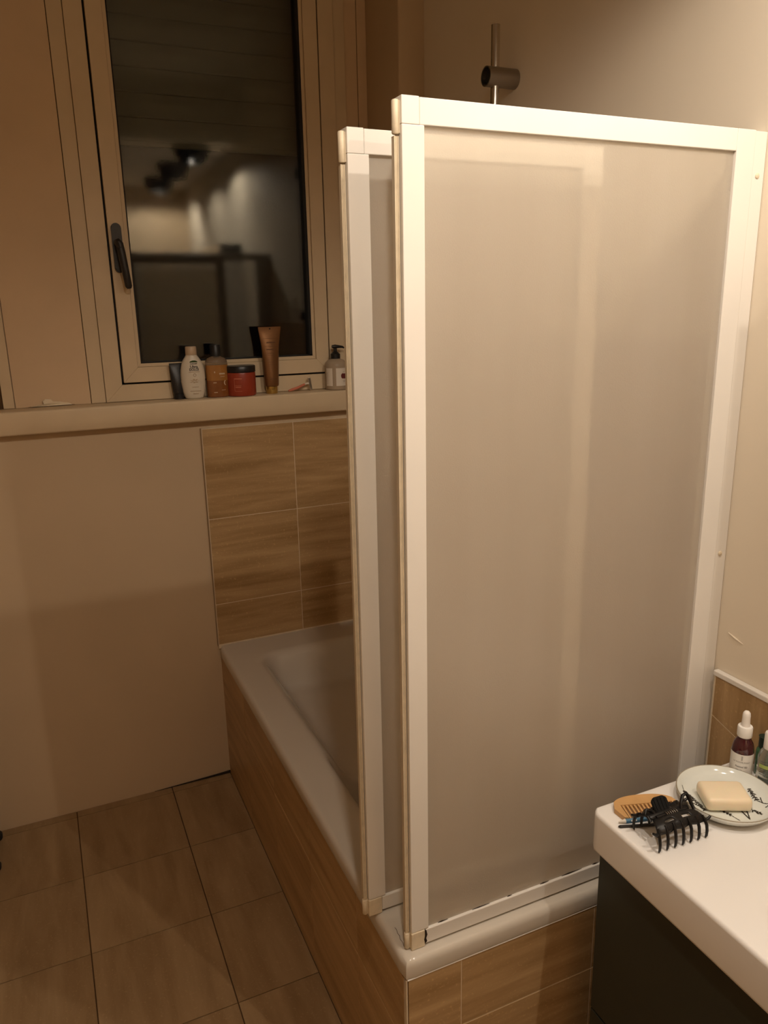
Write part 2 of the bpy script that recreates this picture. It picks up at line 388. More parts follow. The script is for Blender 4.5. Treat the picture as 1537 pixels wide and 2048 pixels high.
box(bm, 0.9135, 0.9157, 2.498, 2.54, 1.381, 2.61); box(bm, 0.2395, 0.9155, 2.498, 2.54, 1.381, 1.3875); box(bm, 0.2395, 0.9155, 2.498, 2.54, 2.602, 2.61)
obj('gasket', bm, M_black, win)
sash = thing('sash', None, None); sash.parent = win
mitred(sash, 'sash_rail', M_frame, 0.2455, 0.9105, 1.3870, 2.604, 0.0445, YW-0.004, 2.535)
mitred(sash, 'glazing_bead', M_frame, 0.2903, 0.8657, 1.4318, 2.5592, 0.0105, YW+0.002, 2.515)
bm = B()
x0, x1, z0, z1, k = 0.3008, 0.8552, 1.4423, 2.5487, 0.0035
box(bm, x0, x0+k, YW+0.0035, 2.53, z0, z1); box(bm, x1-k*2.6, x1, YW+0.0035, 2.53, z0, z1); box(bm, x0, x1, YW+0.0035, 2.53, z0, z0+k); box(bm, x0, x1, YW+0.0035, 2.53, z1-k, z1)
obj('pane_gasket', bm, M_black, sash)
bm = B(); box(bm, 0.302, 0.854, 2.5035, 2.5075, 1.4435, 2.547); obj('glass_pane', bm, M_glass, sash)
bm = B(); box(bm, 0.302, 0.854, 2.5195, 2.5235, 1.4435, 2.547); obj('glass_pane', bm, M_glass, sash)
# handle: long oval backplate and a lever hanging down with a slight slant
hd = thing('window_handle', None, None, (0.267, 0, 0)); hd.parent = win
bm = B()
poly = [(0.0140*math.cos(t), 0.055+0.0140*math.sin(t)) for t in [math.pi*i/10 for i in range(11)]] + [(0.0140*math.cos(t), -0.055+0.0140*math.sin(t)) for t in [math.pi+math.pi*i/10 for i in range(11)]]
prism(bm, [(a, 1.776+b) for a, b in poly], YW-0.0155, YW-0.0042)
bmesh.ops.bevel(bm, geom=[e for e in bm.edges if all(v.co.y < YW-0.014 for v in e.verts)], offset=0.003, segments=2, affect='EDGES')
obj('handle_plate', bm, M_handle, hd, True)
bm = B()
tube(bm, [(0, YW-0.014, 1.790), (0, YW-0.034, 1.790), (0.001, YW-0.044, 1.786), (0.003, YW-0.047, 1.772)], [0.0105, 0.0105, 0.0110, 0.0112], 14)
tube(bm, [(0.002, YW-0.046, 1.788), (0.005, YW-0.047, 1.760), (0.010, YW-0.047, 1.715), (0.0155, YW-0.046, 1.668), (0.0165, YW-0.046, 1.661)], [0.0100, 0.0112, 0.0108, 0.0100, 0.0060], 14)
obj('handle_lever', bm, M_handle, hd, True)

# ---- roller shutter outside, half lowered
rs = thing('roller_shutter', 'half-lowered grey roller shutter of broad slats outside the window', 'shutter', (0, 2.62, 2.082))
sl = None
for i in range(8):
    if sl is None:
        b = B()
        prof = [(0.010, 0.0), (0.012, 0.004), (0.004, 0.018), (0.0, 0.034), (0.004, 0.052), (0.011, 0.064), (0.011, 0.0665), (0.020, 0.0665), (0.020, 0.0)]
        prism(b, prof, 0.195, 0.96, 'X'); sl = obj('slat', b, M_shutter, rs, True); sl.location = (0, 0, 0.012)
    else: share('slat', sl, (0, 0, 0.012+0.0685*i), rs)
bm = B(); box(bm, 0.195, 0.96, 0.004, 0.022, 0.0, 0.0115); obj('bottom_rail', bm, M_shutter, rs)
for gx0 in (0.1905, 0.9605):
    bm = B(); box(bm, gx0, gx0+0.004, -0.01, 0.03, -0.735, 0.5); obj('guide_rail', bm, M_black, rs)

# ================================================================== BATH
# tiled surround
bm = B(); box(bm, 0.4632, 0.500, 0.9975, YB, -0.002, 0.452)
wts = tag(obj('wall_bath_side', bm, M_grout_l), kind='structure')
yy = [0.9968, 1.222, 1.526, 1.830, 2.134, 2.438]
for a, b_ in zip(yy, yy[1:]):
    tile_piece(wts, 'bath_tile', (0.008, b_-a-0.002, 0.148), (0.4665, (a+b_)/2, 0.3785), M_tile_h)
    tile_piece(wts, 'bath_tile', (0.008, b_-a-0.002, 0.298), (0.4665, (a+b_)/2, 0.1520), M_tile_h)
bm = B(); box(bm, 0.500, XR-0.011, 0.9887, 1.02, -0.002, 0.452)
wte = tag(obj('wall_bath_end', bm, M_grout_l), kind='structure')
xx = [0.4668, 0.575, 0.875, XR-0.011]
for a, b_ in zip(xx, xx[1:]):
    tile_piece(wte, 'bath_tile', (b_-a-0.002, 0.008, 0.148), ((a+b_)/2, 0.992, 0.3785), M_tile_h)
    tile_piece(wte, 'bath_tile', (b_-a-0.002, 0.008, 0.298), ((a+b_)/2, 0.992, 0.1520), M_tile_h)
bm = B(); box(bm, 0.4636, 0.4666, 0.9889, 0.9960, 0.002, 0.452, 0.001); obj('corner_bead', bm, M_grout_l, wte)
bm = B(); tube(bm, [(0.466, 0.9885, 0.4532), (0.70, 0.9882, 0.4534), (1.14, 0.9885, 0.4532)], 0.0016, 8); obj('sealant_bead', bm, M_white, wte, True)

# bathtub: rim, lip and basin with a raised seat at the window end, one pressed sheet
def smooth01(t):
    t = max(0.0, min(1.0, t)); return t*t*t*(t*(6*t-15)+10)
def basin_z(x, y):
    ix0, ix1, iy0, iy1 = 0.548, 1.085, 1.085, 2.318
    d = min(x-ix0, ix1-x, y-iy0, iy1-y)
    # rounded corners
    cx, cy = min(x-ix0, ix1-x), min(y-iy0, iy1-y); R = 0.075
    if cx < R and cy < R: d = R - math.hypot(R-cx, R-cy)
    if d <= 0: return 0.0
    depth = 0.115 + 0.225*smooth01((1.700-y)/0.085)
    return -depth*smooth01(d/0.105)**0.85 if d < 0.105 else -depth
bm = B(); NX, NY = 72, 130
X0, X1, Y0, Y1 = TUB_X0+0.0080, XR-0.010, TUB_Y0+0.0065, YB-0.010
grid = []
for j in range(NY+1):
    row = []
    for i in range(NX+1):
        x = X0+(X1-X0)*i/NX; y = Y0+(Y1-Y0)*j/NY
        row.append(bm.verts.new((x, y, ZRIM+basin_z(x, y))))
    grid.append(row)
for j in range(NY):
    for i in range(NX): bm.faces.new([grid[j][i], grid[j][i+1], grid[j+1][i+1], grid[j+1][i]])
loop = [grid[0][i] for i in range(NX+1)] + [grid[j][NX] for j in range(1, NY+1)] + [grid[NY][i] for i in range(NX-1, -1, -1)] + [grid[j][0] for j in range(NY-1, 0, -1)]
def outw(v):
    x, y = v.co.x, v.co.y; d = Vector((0, 0, 0))
    if x <= X0+1e-5: d.x = -1
    if x >= X1-1e-5: d.x = 1
    if y <= Y0+1e-5: d.y = -1
    if y >= Y1-1e-5: d.y = 1
    if d.length > 1.2: d *= 0.75
    return d
dirs = [outw(v) for v in loop]; base = [v.co.copy() for v in loop]; prev = loop
for off, dz in [(0.0040, -0.0006), (0.0080, -0.0025), (0.0110, -0.0058), (0.0128, -0.0100), (0.0135, -0.0145), (0.0135, -0.0345), (0.0128, -0.0367), (0.0100, -0.0375), (-0.006, -0.0375)]:
    # the lip only stands out on the open sides
    ring = []
    for bse, d in zip(base, dirs):
        k_ = 12.0/13.5 if d.y < 0 and d.x == 0 else 1.0
        off_ = off*k_
        e = Vector((d.x*off if d.x < 0 else d.x*min(off, 0.0), d.y*off_ if d.y < 0 else d.y*min(off, 0.0), dz)); ring.append(bm.verts.new(bse+e))
    n = len(ring)
    for k in range(n): bm.faces.new([prev[k], prev[(k+1) % n], ring[(k+1) % n], ring[k]])
    prev = ring
tub = obj('bathtub', bm, M_enamel, None, 55)
tag(tub, 'white enamel bathtub with a raised seat, set in tiles under the window', 'bathtub')

# ================================================================== SHOWER SCREEN PANELS
def screen_panel(label, X0, X1, Y, Z0, Z1, wall_side, wl=0.034, wr=0.040, wt=0.034, wb=0.034, th=0.024):
    t = thing('shower_screen_panel', label, 'shower screen', (X0, Y, Z0))
    W, H = X1-X0, Z1-Z0
    bm = B(); box(bm, 0, wl, 0, th, 0.036, H-wt, 0.0012); obj('stile', bm, M_white, t)
    bm = B(); box(bm, W-wr, W, 0, th, 0.0, H, 0.0012); obj('stile', bm, M_white, t)
    bm = B(); box(bm, 0.0268, W-wr-0.0002, 0.0002, th, H-wt, H, 0.0012); obj('top_rail', bm, M_white, t)
    bm = B(); box(bm, 0.0268, W-wr-0.0002, 0.0002, th, 0.004, wb, 0.0015); obj('bottom_rail', bm, M_white, t)
    bm = B(); box(bm, -0.0002, 0.0262, -0.0004, th, H-wt, H+0.0008, 0.001); obj('corner_block', bm, M_white, t)
    bm = B(); box(bm, -0.0006, 0.0262, -0.0012, th, 0.0, 0.0352, 0.0015); obj('corner_block', bm, M_cream, t, label='yellowed plastic corner block')
    bm = B(); box(bm, wl-0.006, W-wr+0.006, 0.0055, 0.0100, wb-0.006, H-wt+0.006); obj('frosted_pane', bm, M_frost, t)
    # hinge knuckles and ribbed sealing strip down the free edge
    for z0, z1, m in ((H-0.046, H-0.004, M_cream), (0.002, 0.034, M_cream)):
        bm = B(); loft(bm, [(z0, 0.0042, 0.0042, -0.0050, 0.009), (z0+0.0012, 0.0052, 0.0052, -0.0050, 0.009), (z1-0.0012, 0.0052, 0.0052, -0.0050, 0.009), (z1, 0.0042, 0.0042, -0.0050, 0.009)], 18)
        box(bm, -0.0050, -0.0003, 0.005, 0.013, z0+0.001, z1-0.001)
        obj('hinge_knuckle', bm, m, t, True)
    bm = B(); box(bm, -0.0078, -0.0006, 0.008, 0.016, 0.036, H-0.048); s = obj('seal_strip', bm, M_seal, t)
    for xx in (-0.0074, -0.0050, -0.0026):
        bm = B(); tube(bm, [(xx, 0.0072, 0.036), (xx, 0.0072, H-0.049)], 0.0011, 8); obj('seal_rib', bm, M_cream, s, True)
    if wall_side:
        bm = B(); box(bm, W+0.0012, XR-0.0012-X0, 0.002, th+0.010, 0.0, H-0.001, 0.001); j = obj('wall_profile', bm, M_white, t)
        for zz in (1.303, 0.640):
            bm = B(); loft(bm, [(0, 0.0045, 0.0045), (0.0012, 0.0045, 0.0045), (0.0026, 0.0025, 0.0025)], 14)
            xform(bm, Matrix.Translation((W+0.013, 0.002, zz)) @ Matrix.Rotation(math.pi/2, 4, 'X')); obj('screw_cap', bm, M_cream, j, True)
    # patches of mould along the bottom seal
    rnd = random.Random(3 if wall_side else 5)
    n = 6 if wall_side else 1
    for k in range(n):
        L = rnd.uniform(0.010, 0.055); x = 0.036 + (W-0.10)*(k+rnd.uniform(0.0, 0.5))/n*0.75
        b = B(); tube(b, [(x, 0.0045, wb+0.0004), (x+L*0.35, 0.0042, wb+0.0010), (x+L*0.7, 0.0042, wb+0.0008), (x+L, 0.0046, wb+0.0004)], [0.0003, 0.0008+rnd.uniform(0, 0.0007), 0.0006, 0.0003], 6)
        obj('mould_patch', b, M_mould, t, True)
    b = B(); prism(b, [(0.0262, 0.006), (0.0300, 0.010), (0.0280, 0.0170), (0.0305, 0.024), (0.0285, 0.0335), (0.0255, 0.034), (0.0262, 0.024), (0.0240, 0.015)], -0.0016, 0.0009)
    obj('mould_patch', b, M_mould, t) if wall_side else b.free()
    return t
screen_panel('fixed frosted shower screen panel in a white frame, fastened to the wall behind the basin', 0.484, 1.130, 1.007, ZRIM+0.0008, 1.866, True)
screen_panel('narrower frosted shower screen panel standing behind the wall-fixed panel', 0.4475, 0.905, 1.112, ZRIM+0.0008, 1.8455, False)
# curled hair on the rim beside the panels
bm = B(); tube(bm, [(x, y, ZRIM+0.0006) for x, y in ((0.4790, 1.068), (0.4800, 1.062), (0.4778, 1.054), (0.4790, 1.047), (0.4765, 1.040), (0.4775, 1.030), (0.4755, 1.022))], 0.0004, 6)
tag(obj('hair', bm, mat('hair_brown', (0.16, 0.10, 0.06), 0.6), None, True), 'curled brown hair lying on the white bath rim', 'hair')

# ================================================================== SHOWER RAIL
sr = thing('shower_rail', 'polished vertical shower rail with a satin tubular bracket on the wall', 'shower rail', (XR, 1.770, 1.45))
bm = B(); tube(bm, [(-0.058, 0, 0.0), (-0.058, 0, 0.788)], 0.0105, 20); obj('rail', bm, M_chrome, sr, True)
for zc in (0.676, 0.11):
    bm = B()
    loft(bm, [(0.0, 0.0225, 0.0225), (0.083, 0.0225, 0.0225)], 28, cap=False)
    loft(bm, [(0.083, 0.0225, 0.0225), (0.083, 0.0195, 0.0195), (0.070, 0.0195, 0.0195)], 28, cap=False)
    bmesh.ops.remove_doubles(bm, verts=bm.verts, dist=1e-6)
    xform(bm, Matrix.Translation((-0.0008, 0, zc)) @ Matrix.Rotation(-math.pi/2, 4, 'Y'))
    br = obj('bracket', bm, M_chrome_d, sr, True)
    bm = B(); loft(bm, [(0.069, 0.0194, 0.0194), (0.0715, 0.0194, 0.0194)], 28)
    xform(bm, Matrix.Translation((-0.0008, 0, zc)) @ Matrix.Rotation(-math.pi/2, 4, 'Y')); obj('bracket_end_shade', bm, M_inner, br, True)  # near-black disc paints the shade inside the open bracket end

# ================================================================== WASHBASIN AND CABINET
VX0, VX1, VY0, VY1, ZV = 0.785, XR-0.0145, -0.02, 0.913, 0.752
def vanity_top():
    bm = B(); n, m = 56, 110
    def zf(x, y):
        ex, ey = (x-0.965)/0.150, (y-0.42)/0.255
        d = (abs(ex)**3+abs(ey)**3)**(1/3)
        return -0.062*smooth01((1.02-d)/0.55)
    # rounded-corner outline by pulling in the front corner vertices
    g = []
    R = 0.016
    x0, x1, y0, y1 = VX0+0.006, VX1, VY0+0.006, VY1-0.006
    for j in range(m+1):
        row = []
        for i in range(n+1):
            x = x0+(x1-x0)*i/n; y = y0+(y1-y0)*j/m
            row.append(bm.verts.new((x, y, ZV+zf(x, y))))
        g.append(row)
    for j in range(m):
        for i in range(n): bm.faces.new([g[j][i], g[j][i+1], g[j+1][i+1], g[j+1][i]])
    lp = [g[0][i] for i in range(n+1)] + [g[j][n] for j in range(1, m+1)] + [g[m][i] for i in range(n-1, -1, -1)] + [g[j][0] for j in range(m-1, 0, -1)]
    base = [v.co.copy() for v in lp]; dirs = []
    for v in lp:
        d = Vector((0, 0, 0))
        if v.co.x <= x0+1e-6: d.x = -1
        if v.co.y <= y0+1e-6: d.y = -1
        if v.co.y >= y1-1e-6: d.y = 1
        if d.length > 1.2: d *= 0.76
        dirs.append(d)
    prev = lp
    for off, dz in [(0.0022, -0.0006), (0.0042, -0.0022), (0.0056, -0.0046), (0.006, -0.0075), (0.006, -0.069), (0.0052, -0.0735), (0.002, -0.0755), (-0.03, -0.0755)]:
        r = [bm.verts.new(b+Vector((d.x*off, d.y*off, dz))) for b, d in zip(base, dirs)]; k = len(r)
        for q in range(k): bm.faces.new([prev[q], prev[(q+1) % k], r[(q+1) % k], r[q]])
        prev = r
    # soften the plan corners
    for v in bm.verts:
        for cx, cy, sx, sy in ((VX0, VY1, 1, -1), (VX0, VY0, 1, 1)):
            dx, dy = (v.co.x-cx)*sx, (v.co.y-cy)*sy
            if dx < R and dy < R:
                vx, vy = R-dx, R-dy; L = max(vx, vy)
                q = L/math.hypot(vx, vy) if L > 1e-9 else 1
                v.co.x = cx+sx*(R-vx*q); v.co.y = cy+sy*(R-vy*q)
    return bm
wb = thing('washbasin', 'thick white ceramic washbasin top with soap dish and bottles on it', 'washbasin', (0, 0, 0))
obj('basin_top', vanity_top(), M_ceramic, wb, 60)
bm = B(); lathe(bm, [(0.002, 0), (0.019, 0.0), (0.021, 0.002), (0.017, 0.0035), (0.004, 0.0035)], 24); o = obj('drain', bm, M_chrome, wb, True); o.location = (0.965, 0.42, ZV-0.0617)
bm = B(); lathe(bm, [(0.024, 0.0), (0.024, 0.006), (0.017, 0.010), (0.017, 0.11), (0.012, 0.118)], 24)
tube(bm, [(0, 0, 0.085), (-0.05, 0, 0.10), (-0.105, 0, 0.098), (-0.115, 0, 0.085)], 0.010, 14)
tp = tag(obj('basin_tap', bm, M_chrome, None, True), 'chrome mixer tap standing on the washbasin against the wall', 'tap'); tp.location = (1.118, 0.42, ZV+0.0002)

vc = thing('vanity_cabinet', 'dark green vanity cabinet with flat drawers under the white washbasin', 'cabinet', (0, 0, 0))
bm = B(); box(bm, 0.825, XR-0.0125, 0.0, 0.905, 0.06, 0.6755); obj('carcass', bm, M_cab, vc)
bm = B(); box(bm, 0.8055, 0.8245, 0.0, 0.905, 0.3225, 0.6735, 0.001); obj('drawer_front', bm, M_cab, vc)
bm = B(); box(bm, 0.8055, 0.8245, 0.0, 0.905, 0.062, 0.3185, 0.001); obj('drawer_front', bm, M_cab, vc)
for fx in (0.86, 1.10):
    for fy in (0.05, 0.85):
        bm = B(); lathe(bm, [(0.014, 0.0), (0.016, 0.004), (0.013, 0.06)], 14); o = obj('cabinet_foot', bm, M_black, vc, True); o.location = (fx, fy, 0.0)

# ================================================================== THINGS ON THE BASIN
ZT = ZV+0.0003
# --- wooden comb
def comb():
    rz = math.radians(-18)
    t = thing('wooden_comb', 'pale wooden half-moon comb lying beside the soap dish', 'comb', (0.8700, 0.8700, ZT), rz)
    mw = mat('beech_wood', (0.60, 0.345, 0.14), 0.45, var=0.10, scale=30, bump=0.05, bscale=120)
    L = 0.0585
    # spine: arc on the far side
    top = []
    for i in range(21):
        u = -1+2*i/20
        top.append((L*u, 0.0285*math.sqrt(max(0, 1-abs(u)**2.6))))
    bm = B()
    prism(bm, [(-L, -0.004)] + top[1:-1] + [(L, -0.004)] + [(0.047, 0.004), (-0.045, 0.004)] , 0.0, 0.0085, 'Z')
    # side cheeks
    prism(bm, [(-L, -0.004), (-0.045, 0.004), (-0.0435, -0.030), (-0.050, -0.028)], 0.0, 0.0085, 'Z')
    prism(bm, [(L, -0.004), (0.050, -0.028), (0.0455, -0.030), (0.047, 0.004)], 0.0, 0.0085, 'Z')
    bmesh.ops.bevel(bm, geom=[e for e in bm.edges if len(e.link_faces) == 2 and e.calc_face_angle(0) > 1.0 and abs(e.verts[0].co.z-e.verts[1].co.z) < 1e-6], offset=0.0018, segments=2, affect='EDGES')
    obj('comb_spine', bm, mw, t, True)
    n = 13
    for i in range(n):
        x = -0.0405+0.0825*i/(n-1)
        bm = B(); prism(bm, [(x-0.0017, 0.0048), (x+0.0017, 0.0048), (x+0.0013, -0.0300), (x-0.0013, -0.0300)], 0.0012, 0.0073, 'Z'); obj('comb_tooth', bm, mw, t)
comb()
# --- blue cosmetic pencil and thin black stick
def rod(name, label, cat, p, q, r, mcol, tipm=None, tip=0.0):
    p, q = Vector(p), Vector(q); d = (q-p); L = d.length
    t = thing(name, label, cat, (p.x, p.y, ZT), math.atan2(d.y, d.x))
    bm = B(); loft(bm, [(tip, r, r), (L-0.001, r, r), (L, r*0.7, r*0.7)], 6 if tip else 10)
    xform(bm, Matrix.Translation((0, 0, r)) @ Matrix.Rotation(math.pi/2, 4, 'Y')); obj('barrel', bm, mcol, t, False)
    bm = B()
    if tip: loft(bm, [(0, 0.0009, 0.0009), (0.002, 0.0014, 0.0014), (tip, r*0.98, r*0.98)], 12)
    else: loft(bm, [(-0.003, r*0.4, r*0.4), (0.0, r, r)], 10)
    xform(bm, Matrix.Translation((0, 0, r)) @ Matrix.Rotation(math.pi/2, 4, 'Y')); obj('tip', bm, tipm, t, True)
    return t
pc = rod('cosmetic_pencil', 'blue cosmetic pencil with a pale sharpened tip beside the comb', 'pencil', (0.8005, 0.8590, 0), (0.905, 0.8310, 0), 0.0038, mat('pencil_blue', (0.045, 0.155, 0.27), 0.35), mat('pencil_tip', (0.72, 0.66, 0.58), 0.6), 0.012)
for i in range(2):
    bm = B(); loft(bm, [(0, 0.0013, 0.0013), (0.0004, 0.0013, 0.0013)], 10); xform(bm, Matrix.Translation((0.022+0.008*i, -0.0030, 0.0052)) @ Matrix.Rotation(math.radians(60), 4, 'X')); obj('printed_dot', bm, M_white, pc)
rod('thin_black_stick', 'thin black stick lying in front of the blue pencil', 'stick', (0.7960, 0.8500, 0), (0.880, 0.8180, 0), 0.0024, mat('stick_black', (0.02, 0.018, 0.018), 0.4), mat('stick_black', (0.02, 0.018, 0.018), 0.4))

# --- claw hair clip standing on its teeth
def hair_clip():
    M_clip = mat('clip_black_plastic', (0.010, 0.009, 0.009), 0.30, spec=0.35, var=0.05)
    M_rub = mat('clip_rubber', (0.010, 0.010, 0.010), 0.75, spec=0.2, var=0.05)
    t = thing('hair_claw_clip', 'glossy black claw hair clip standing on its teeth beside the comb', 'hair clip', (0.858, 0.8030, ZT), math.radians(-3))
    HL = 0.050
    def jaw(s):
        # curved shell: from the hinge line out and down; s = -1 towards the room, +1 towards the wall side
        bm = B(); nu, nv = 24, 7
        prof = [(0.000, 0.0400), (0.006, 0.0418), (0.012, 0.0420), (0.0175, 0.0405), (0.0220, 0.0380), (0.0252, 0.0345), (0.0270, 0.0310)]
        g = []
        for j, (py, pz) in enumerate(prof):
            hw = HL*(0.72+0.28*(j/(nv-1))**0.6)
            g.append([bm.verts.new((hw*(-1+2*i/nu), s*(py + 0.0015*math.cos(math.pi*(-1+2*i/nu)*3.5)*(j/(nv-1))), pz - 0.004*(abs(-1+2*i/nu))**3)) for i in range(nu+1)])
        for j in range(nv-1):
            for i in range(nu):
                # two oval openings in the shell
                u = -1+2*(i+0.5)/nu
                if j in (2,) and 0.18 < abs(u) < 0.55: continue
                bm.faces.new([g[j][i], g[j][i+1], g[j+1][i+1], g[j+1][i]])
        o = obj('jaw_shell', bm, M_clip, t, 'all'); md = o.modifiers.new('thickness', 'SOLIDIFY'); md.thickness = 0.0028; md.offset = 0
        for i in range(7):
            x = HL*0.94*(-1+2*i/6)
            b = B(); dz = -0.004*(abs(x/HL))**3
            tube(b, [(x*0.95, s*0.0205, 0.0405+dz), (x*0.98, s*0.0262, 0.0350+dz), (x, s*0.0300, 0.0265+dz*.6), (x, s*0.0318, 0.0160), (x, s*0.0316, 0.0065), (x*0.995, s*0.0300, 0.0016)], [0.0024, 0.0029, 0.0029, 0.0027, 0.0023, 0.0016], 10, 0.85)
            obj('tooth', b, M_clip, t, True)
        for e in (-1, 1):
            b = B(); tube(b, [(e*HL*0.92, s*0.0255, 0.0305), (e*HL*1.05, s*0.0265, 0.0320), (e*HL*1.15, s*0.0255, 0.0355)], [0.0030, 0.0027, 0.0019], 10); obj('end_tip', b, M_clip, t, True)
    jaw(-1); jaw(1)
    b = B(); tube(b, [(-0.030, 0, 0.0390), (0.030, 0, 0.0390)], 0.0034, 12); obj('hinge_pin', b, M_clip, t, True)
    b = B()
    pts = [(0.012*(-1+2*k/60), 0.0052*math.cos(2*math.pi*k/10), 0.0390+0.0052*math.sin(2*math.pi*k/10)) for k in range(61)]
    tube(b, pts, 0.0007, 6); obj('spring', b, M_chrome_d, t, True)
    # finger tab towards the wall: solid, ribbed
    b = B()
    secs = []
    prism(b, [(-0.011, 0.0), (0.011, 0.0), (0.0155, 0.012), (0.0150, 0.022), (0.0085, 0.0265), (-0.0085, 0.0265), (-0.0150, 0.022), (-0.0155, 0.012)], -0.0022, 0.0022, 'Y')
    bmesh.ops.bevel(b, geom=list(b.edges), offset=0.0010, segments=2, affect='EDGES')
    Mt = Matrix.Translation((-0.010, 0.006, 0.0385)) @ Matrix.Rotation(math.radians(-42), 4, 'X')
    xform(b, Mt); tab = obj('finger_tab', b, M_rub, t, True)
    for k in range(4):
        b = B(); tube(b, [(-0.0095+0.0063*k, -0.0026, 0.006), (-0.0105+0.007*k, -0.0028, 0.0235)], 0.0013, 8); xform(b, Mt); obj('rib', b, M_rub, tab, True)
    # open loop handles of the other jaw, either side of the tab
    for sx in (-1, 1):
        b = B(); cx = sx*0.0330
        pts = [(cx-0.013, 0.0, 0.0390), (cx-0.009, 0.006, 0.0470), (cx-0.001, 0.012, 0.0560), (cx+0.007, 0.013, 0.0575), (cx+0.0105, 0.010, 0.051), (cx+0.0110, 0.003, 0.0425), (cx+0.0105, -0.004, 0.0375)]
        if sx < 0: pts = [(2*cx-p[0], p[1], p[2]-0.010*(i in (1, 2, 3, 4))) for i, p in enumerate(pts)]
        tube(b, pts, [0.0026, 0.0030, 0.0034, 0.0036, 0.0034, 0.0032, 0.0030], 12, 0.8); obj('loop_handle', b, M_clip, t, True)
hair_clip()

# --- soap dish with painted sprigs
def dish():
    t = thing('soap_dish', 'pale ceramic dish with black painted flower sprigs under the soap bar', 'dish', (1.003, 0.822, ZT))
    mg = mat('dish_glaze', (0.74, 0.77, 0.73), 0.12, var=0.03, scale=14, spec=0.55, coat=0.3)
    bm = B()
    lathe(bm, [(0.004, 0.0), (0.058, 0.0), (0.063, 0.0015), (0.073, 0.009), (0.0795, 0.0168), (0.0822, 0.0205), (0.0818, 0.0225), (0.0800, 0.0228), (0.0770, 0.0195), (0.0720, 0.0140), (0.064, 0.0106), (0.05, 0.0096), (0.004, 0.0094)], 64)
    d = obj('dish_body', bm, mg, t, True)
    bm = B()
    rr, zz = 0.0811, 0.0229
    tube(bm, [(rr*math.cos(2*math.pi*k/72), rr*math.sin(2*math.pi*k/72), zz-0.0004) for k in range(73)], 0.0009, 8); obj('rim_line', bm, mat('rim_brown_glaze', (0.33, 0.29, 0.22), 0.25), t, True)
    mi = mat('sprig_ink', (0.022, 0.016, 0.012), 0.35, var=0.2)
    def zp(r): return 0.0099 if r < 0.05 else (0.0099+0.001*(r-0.05)/0.014 if r < 0.064 else 0.0109+(r-0.064)/0.008*0.0034)
    rnd = random.Random(11)
    def dab(b, x, y, a, l, wd):
        ux, uy = math.cos(a), math.sin(a); vs = []
        for (s, tt) in ((0, 0), (0.35, 1), (0.7, 0.8), (1, 0), (0.7, -0.8), (0.35, -1)):
            px, py = x+ux*l*s-uy*wd*tt, y+uy*l*s+ux*wd*tt; vs.append(b.verts.new((px, py, zp(math.hypot(px, py))+0.0003)))
        b.faces.new(vs)
    def sprig(x, y, a, L, leafy):
        b = B(); n = 14
        px, py, aa = x, y, a
        for i in range(n):
            dab(b, px, py, aa, L/n*1.25, 0.00055 if i < 9 else 0.00035)
            if i < 9 and leafy:
                for s in (-1, 1):
                    dab(b, px, py, aa+s*rnd.uniform(0.4, 1.1), rnd.uniform(0.0035, 0.007), rnd.uniform(0.0008, 0.0014))
            px += math.cos(aa)*L/n; py += math.sin(aa)*L/n; aa += rnd.uniform(-0.08, 0.12)*0.8
        obj('painted_sprig', b, mi, t)
    def stroke(pts, buds, w=0.0008):
        b = B(); P = [Vector((x, y, 0)) for x, y in pts]; seg = []
        for p, q in zip(P, P[1:]):
            n = max(2, int((q-p).length/0.004))
            for i in range(n): seg.append((p.lerp(q, i/n), (q-p).normalized(), (q-p).length/n))
        for i, (p, d, l) in enumerate(seg):
            a = math.atan2(d.y, d.x); dab(b, p.x, p.y, a, l*1.5, w)
            if buds:
                for sg in (-1, 1):
                    dab(b, p.x, p.y, a+sg*rnd.uniform(0.5, 1.2), rnd.uniform(0.004, 0.0075), rnd.uniform(0.0011, 0.0018))
        obj('painted_sprig', b, mi, t)
    stroke([(-0.043, 0.058), (-0.051, 0.045)], False, 0.0005)
    stroke([(-0.051, 0.045), (-0.052, 0.025), (-0.055, 0.006), (-0.058, -0.010)], True)
    stroke([(-0.063, 0.020), (-0.058, 0.004), (-0.055, -0.010)], False, 0.0012)
    stroke([(-0.034, -0.018), (-0.030, -0.029), (-0.028, -0.038)], True)
    stroke([(-0.028, -0.038), (-0.027, -0.053)], False, 0.0007)
    stroke([(-0.003, -0.034), (-0.006, -0.046), (-0.009, -0.058)], False, 0.0014)
    stroke([(0.006, -0.038), (-0.001, -0.048), (-0.008, -0.057)], False, 0.0012)
    stroke([(0.014, -0.038), (0.016, -0.049), (0.020, -0.057)], True)
    stroke([(0.058, 0.002), (0.049, -0.014), (0.043, -0.028)], True)
    stroke([(0.043, -0.028), (0.046, -0.038), (0.052, -0.046)], False, 0.0011)
    stroke([(0.055, -0.024), (0.050, -0.030), (0.046, -0.036)], False, 0.0010)
    stroke([(0.038, -0.048), (0.052, -0.047)], False, 0.0010)
    return t
dish()
# --- soap bar
bm = B(); box(bm, -0.0385, 0.0385, -0.0300, 0.0300, 0.0, 0.0245, 0.0085, 4)
for v in bm.verts:
    if v.co.z > 0.02: v.co.z -= 0.0022*max(0, 1-(v.co.x/0.022)**2-(v.co.y/0.016)**2)
so = obj('soap_bar', bm, mat('soap_cream', (0.88, 0.755, 0.555), 0.42, var=0.03, scale=20, sss=0.25), None, True)
so.location = (0.990, 0.8155, ZT+0.0113); so.rotation_euler = (0, 0, math.radians(-27))
tag(so, 'cream rectangular bar of soap resting in the painted dish', 'soap')

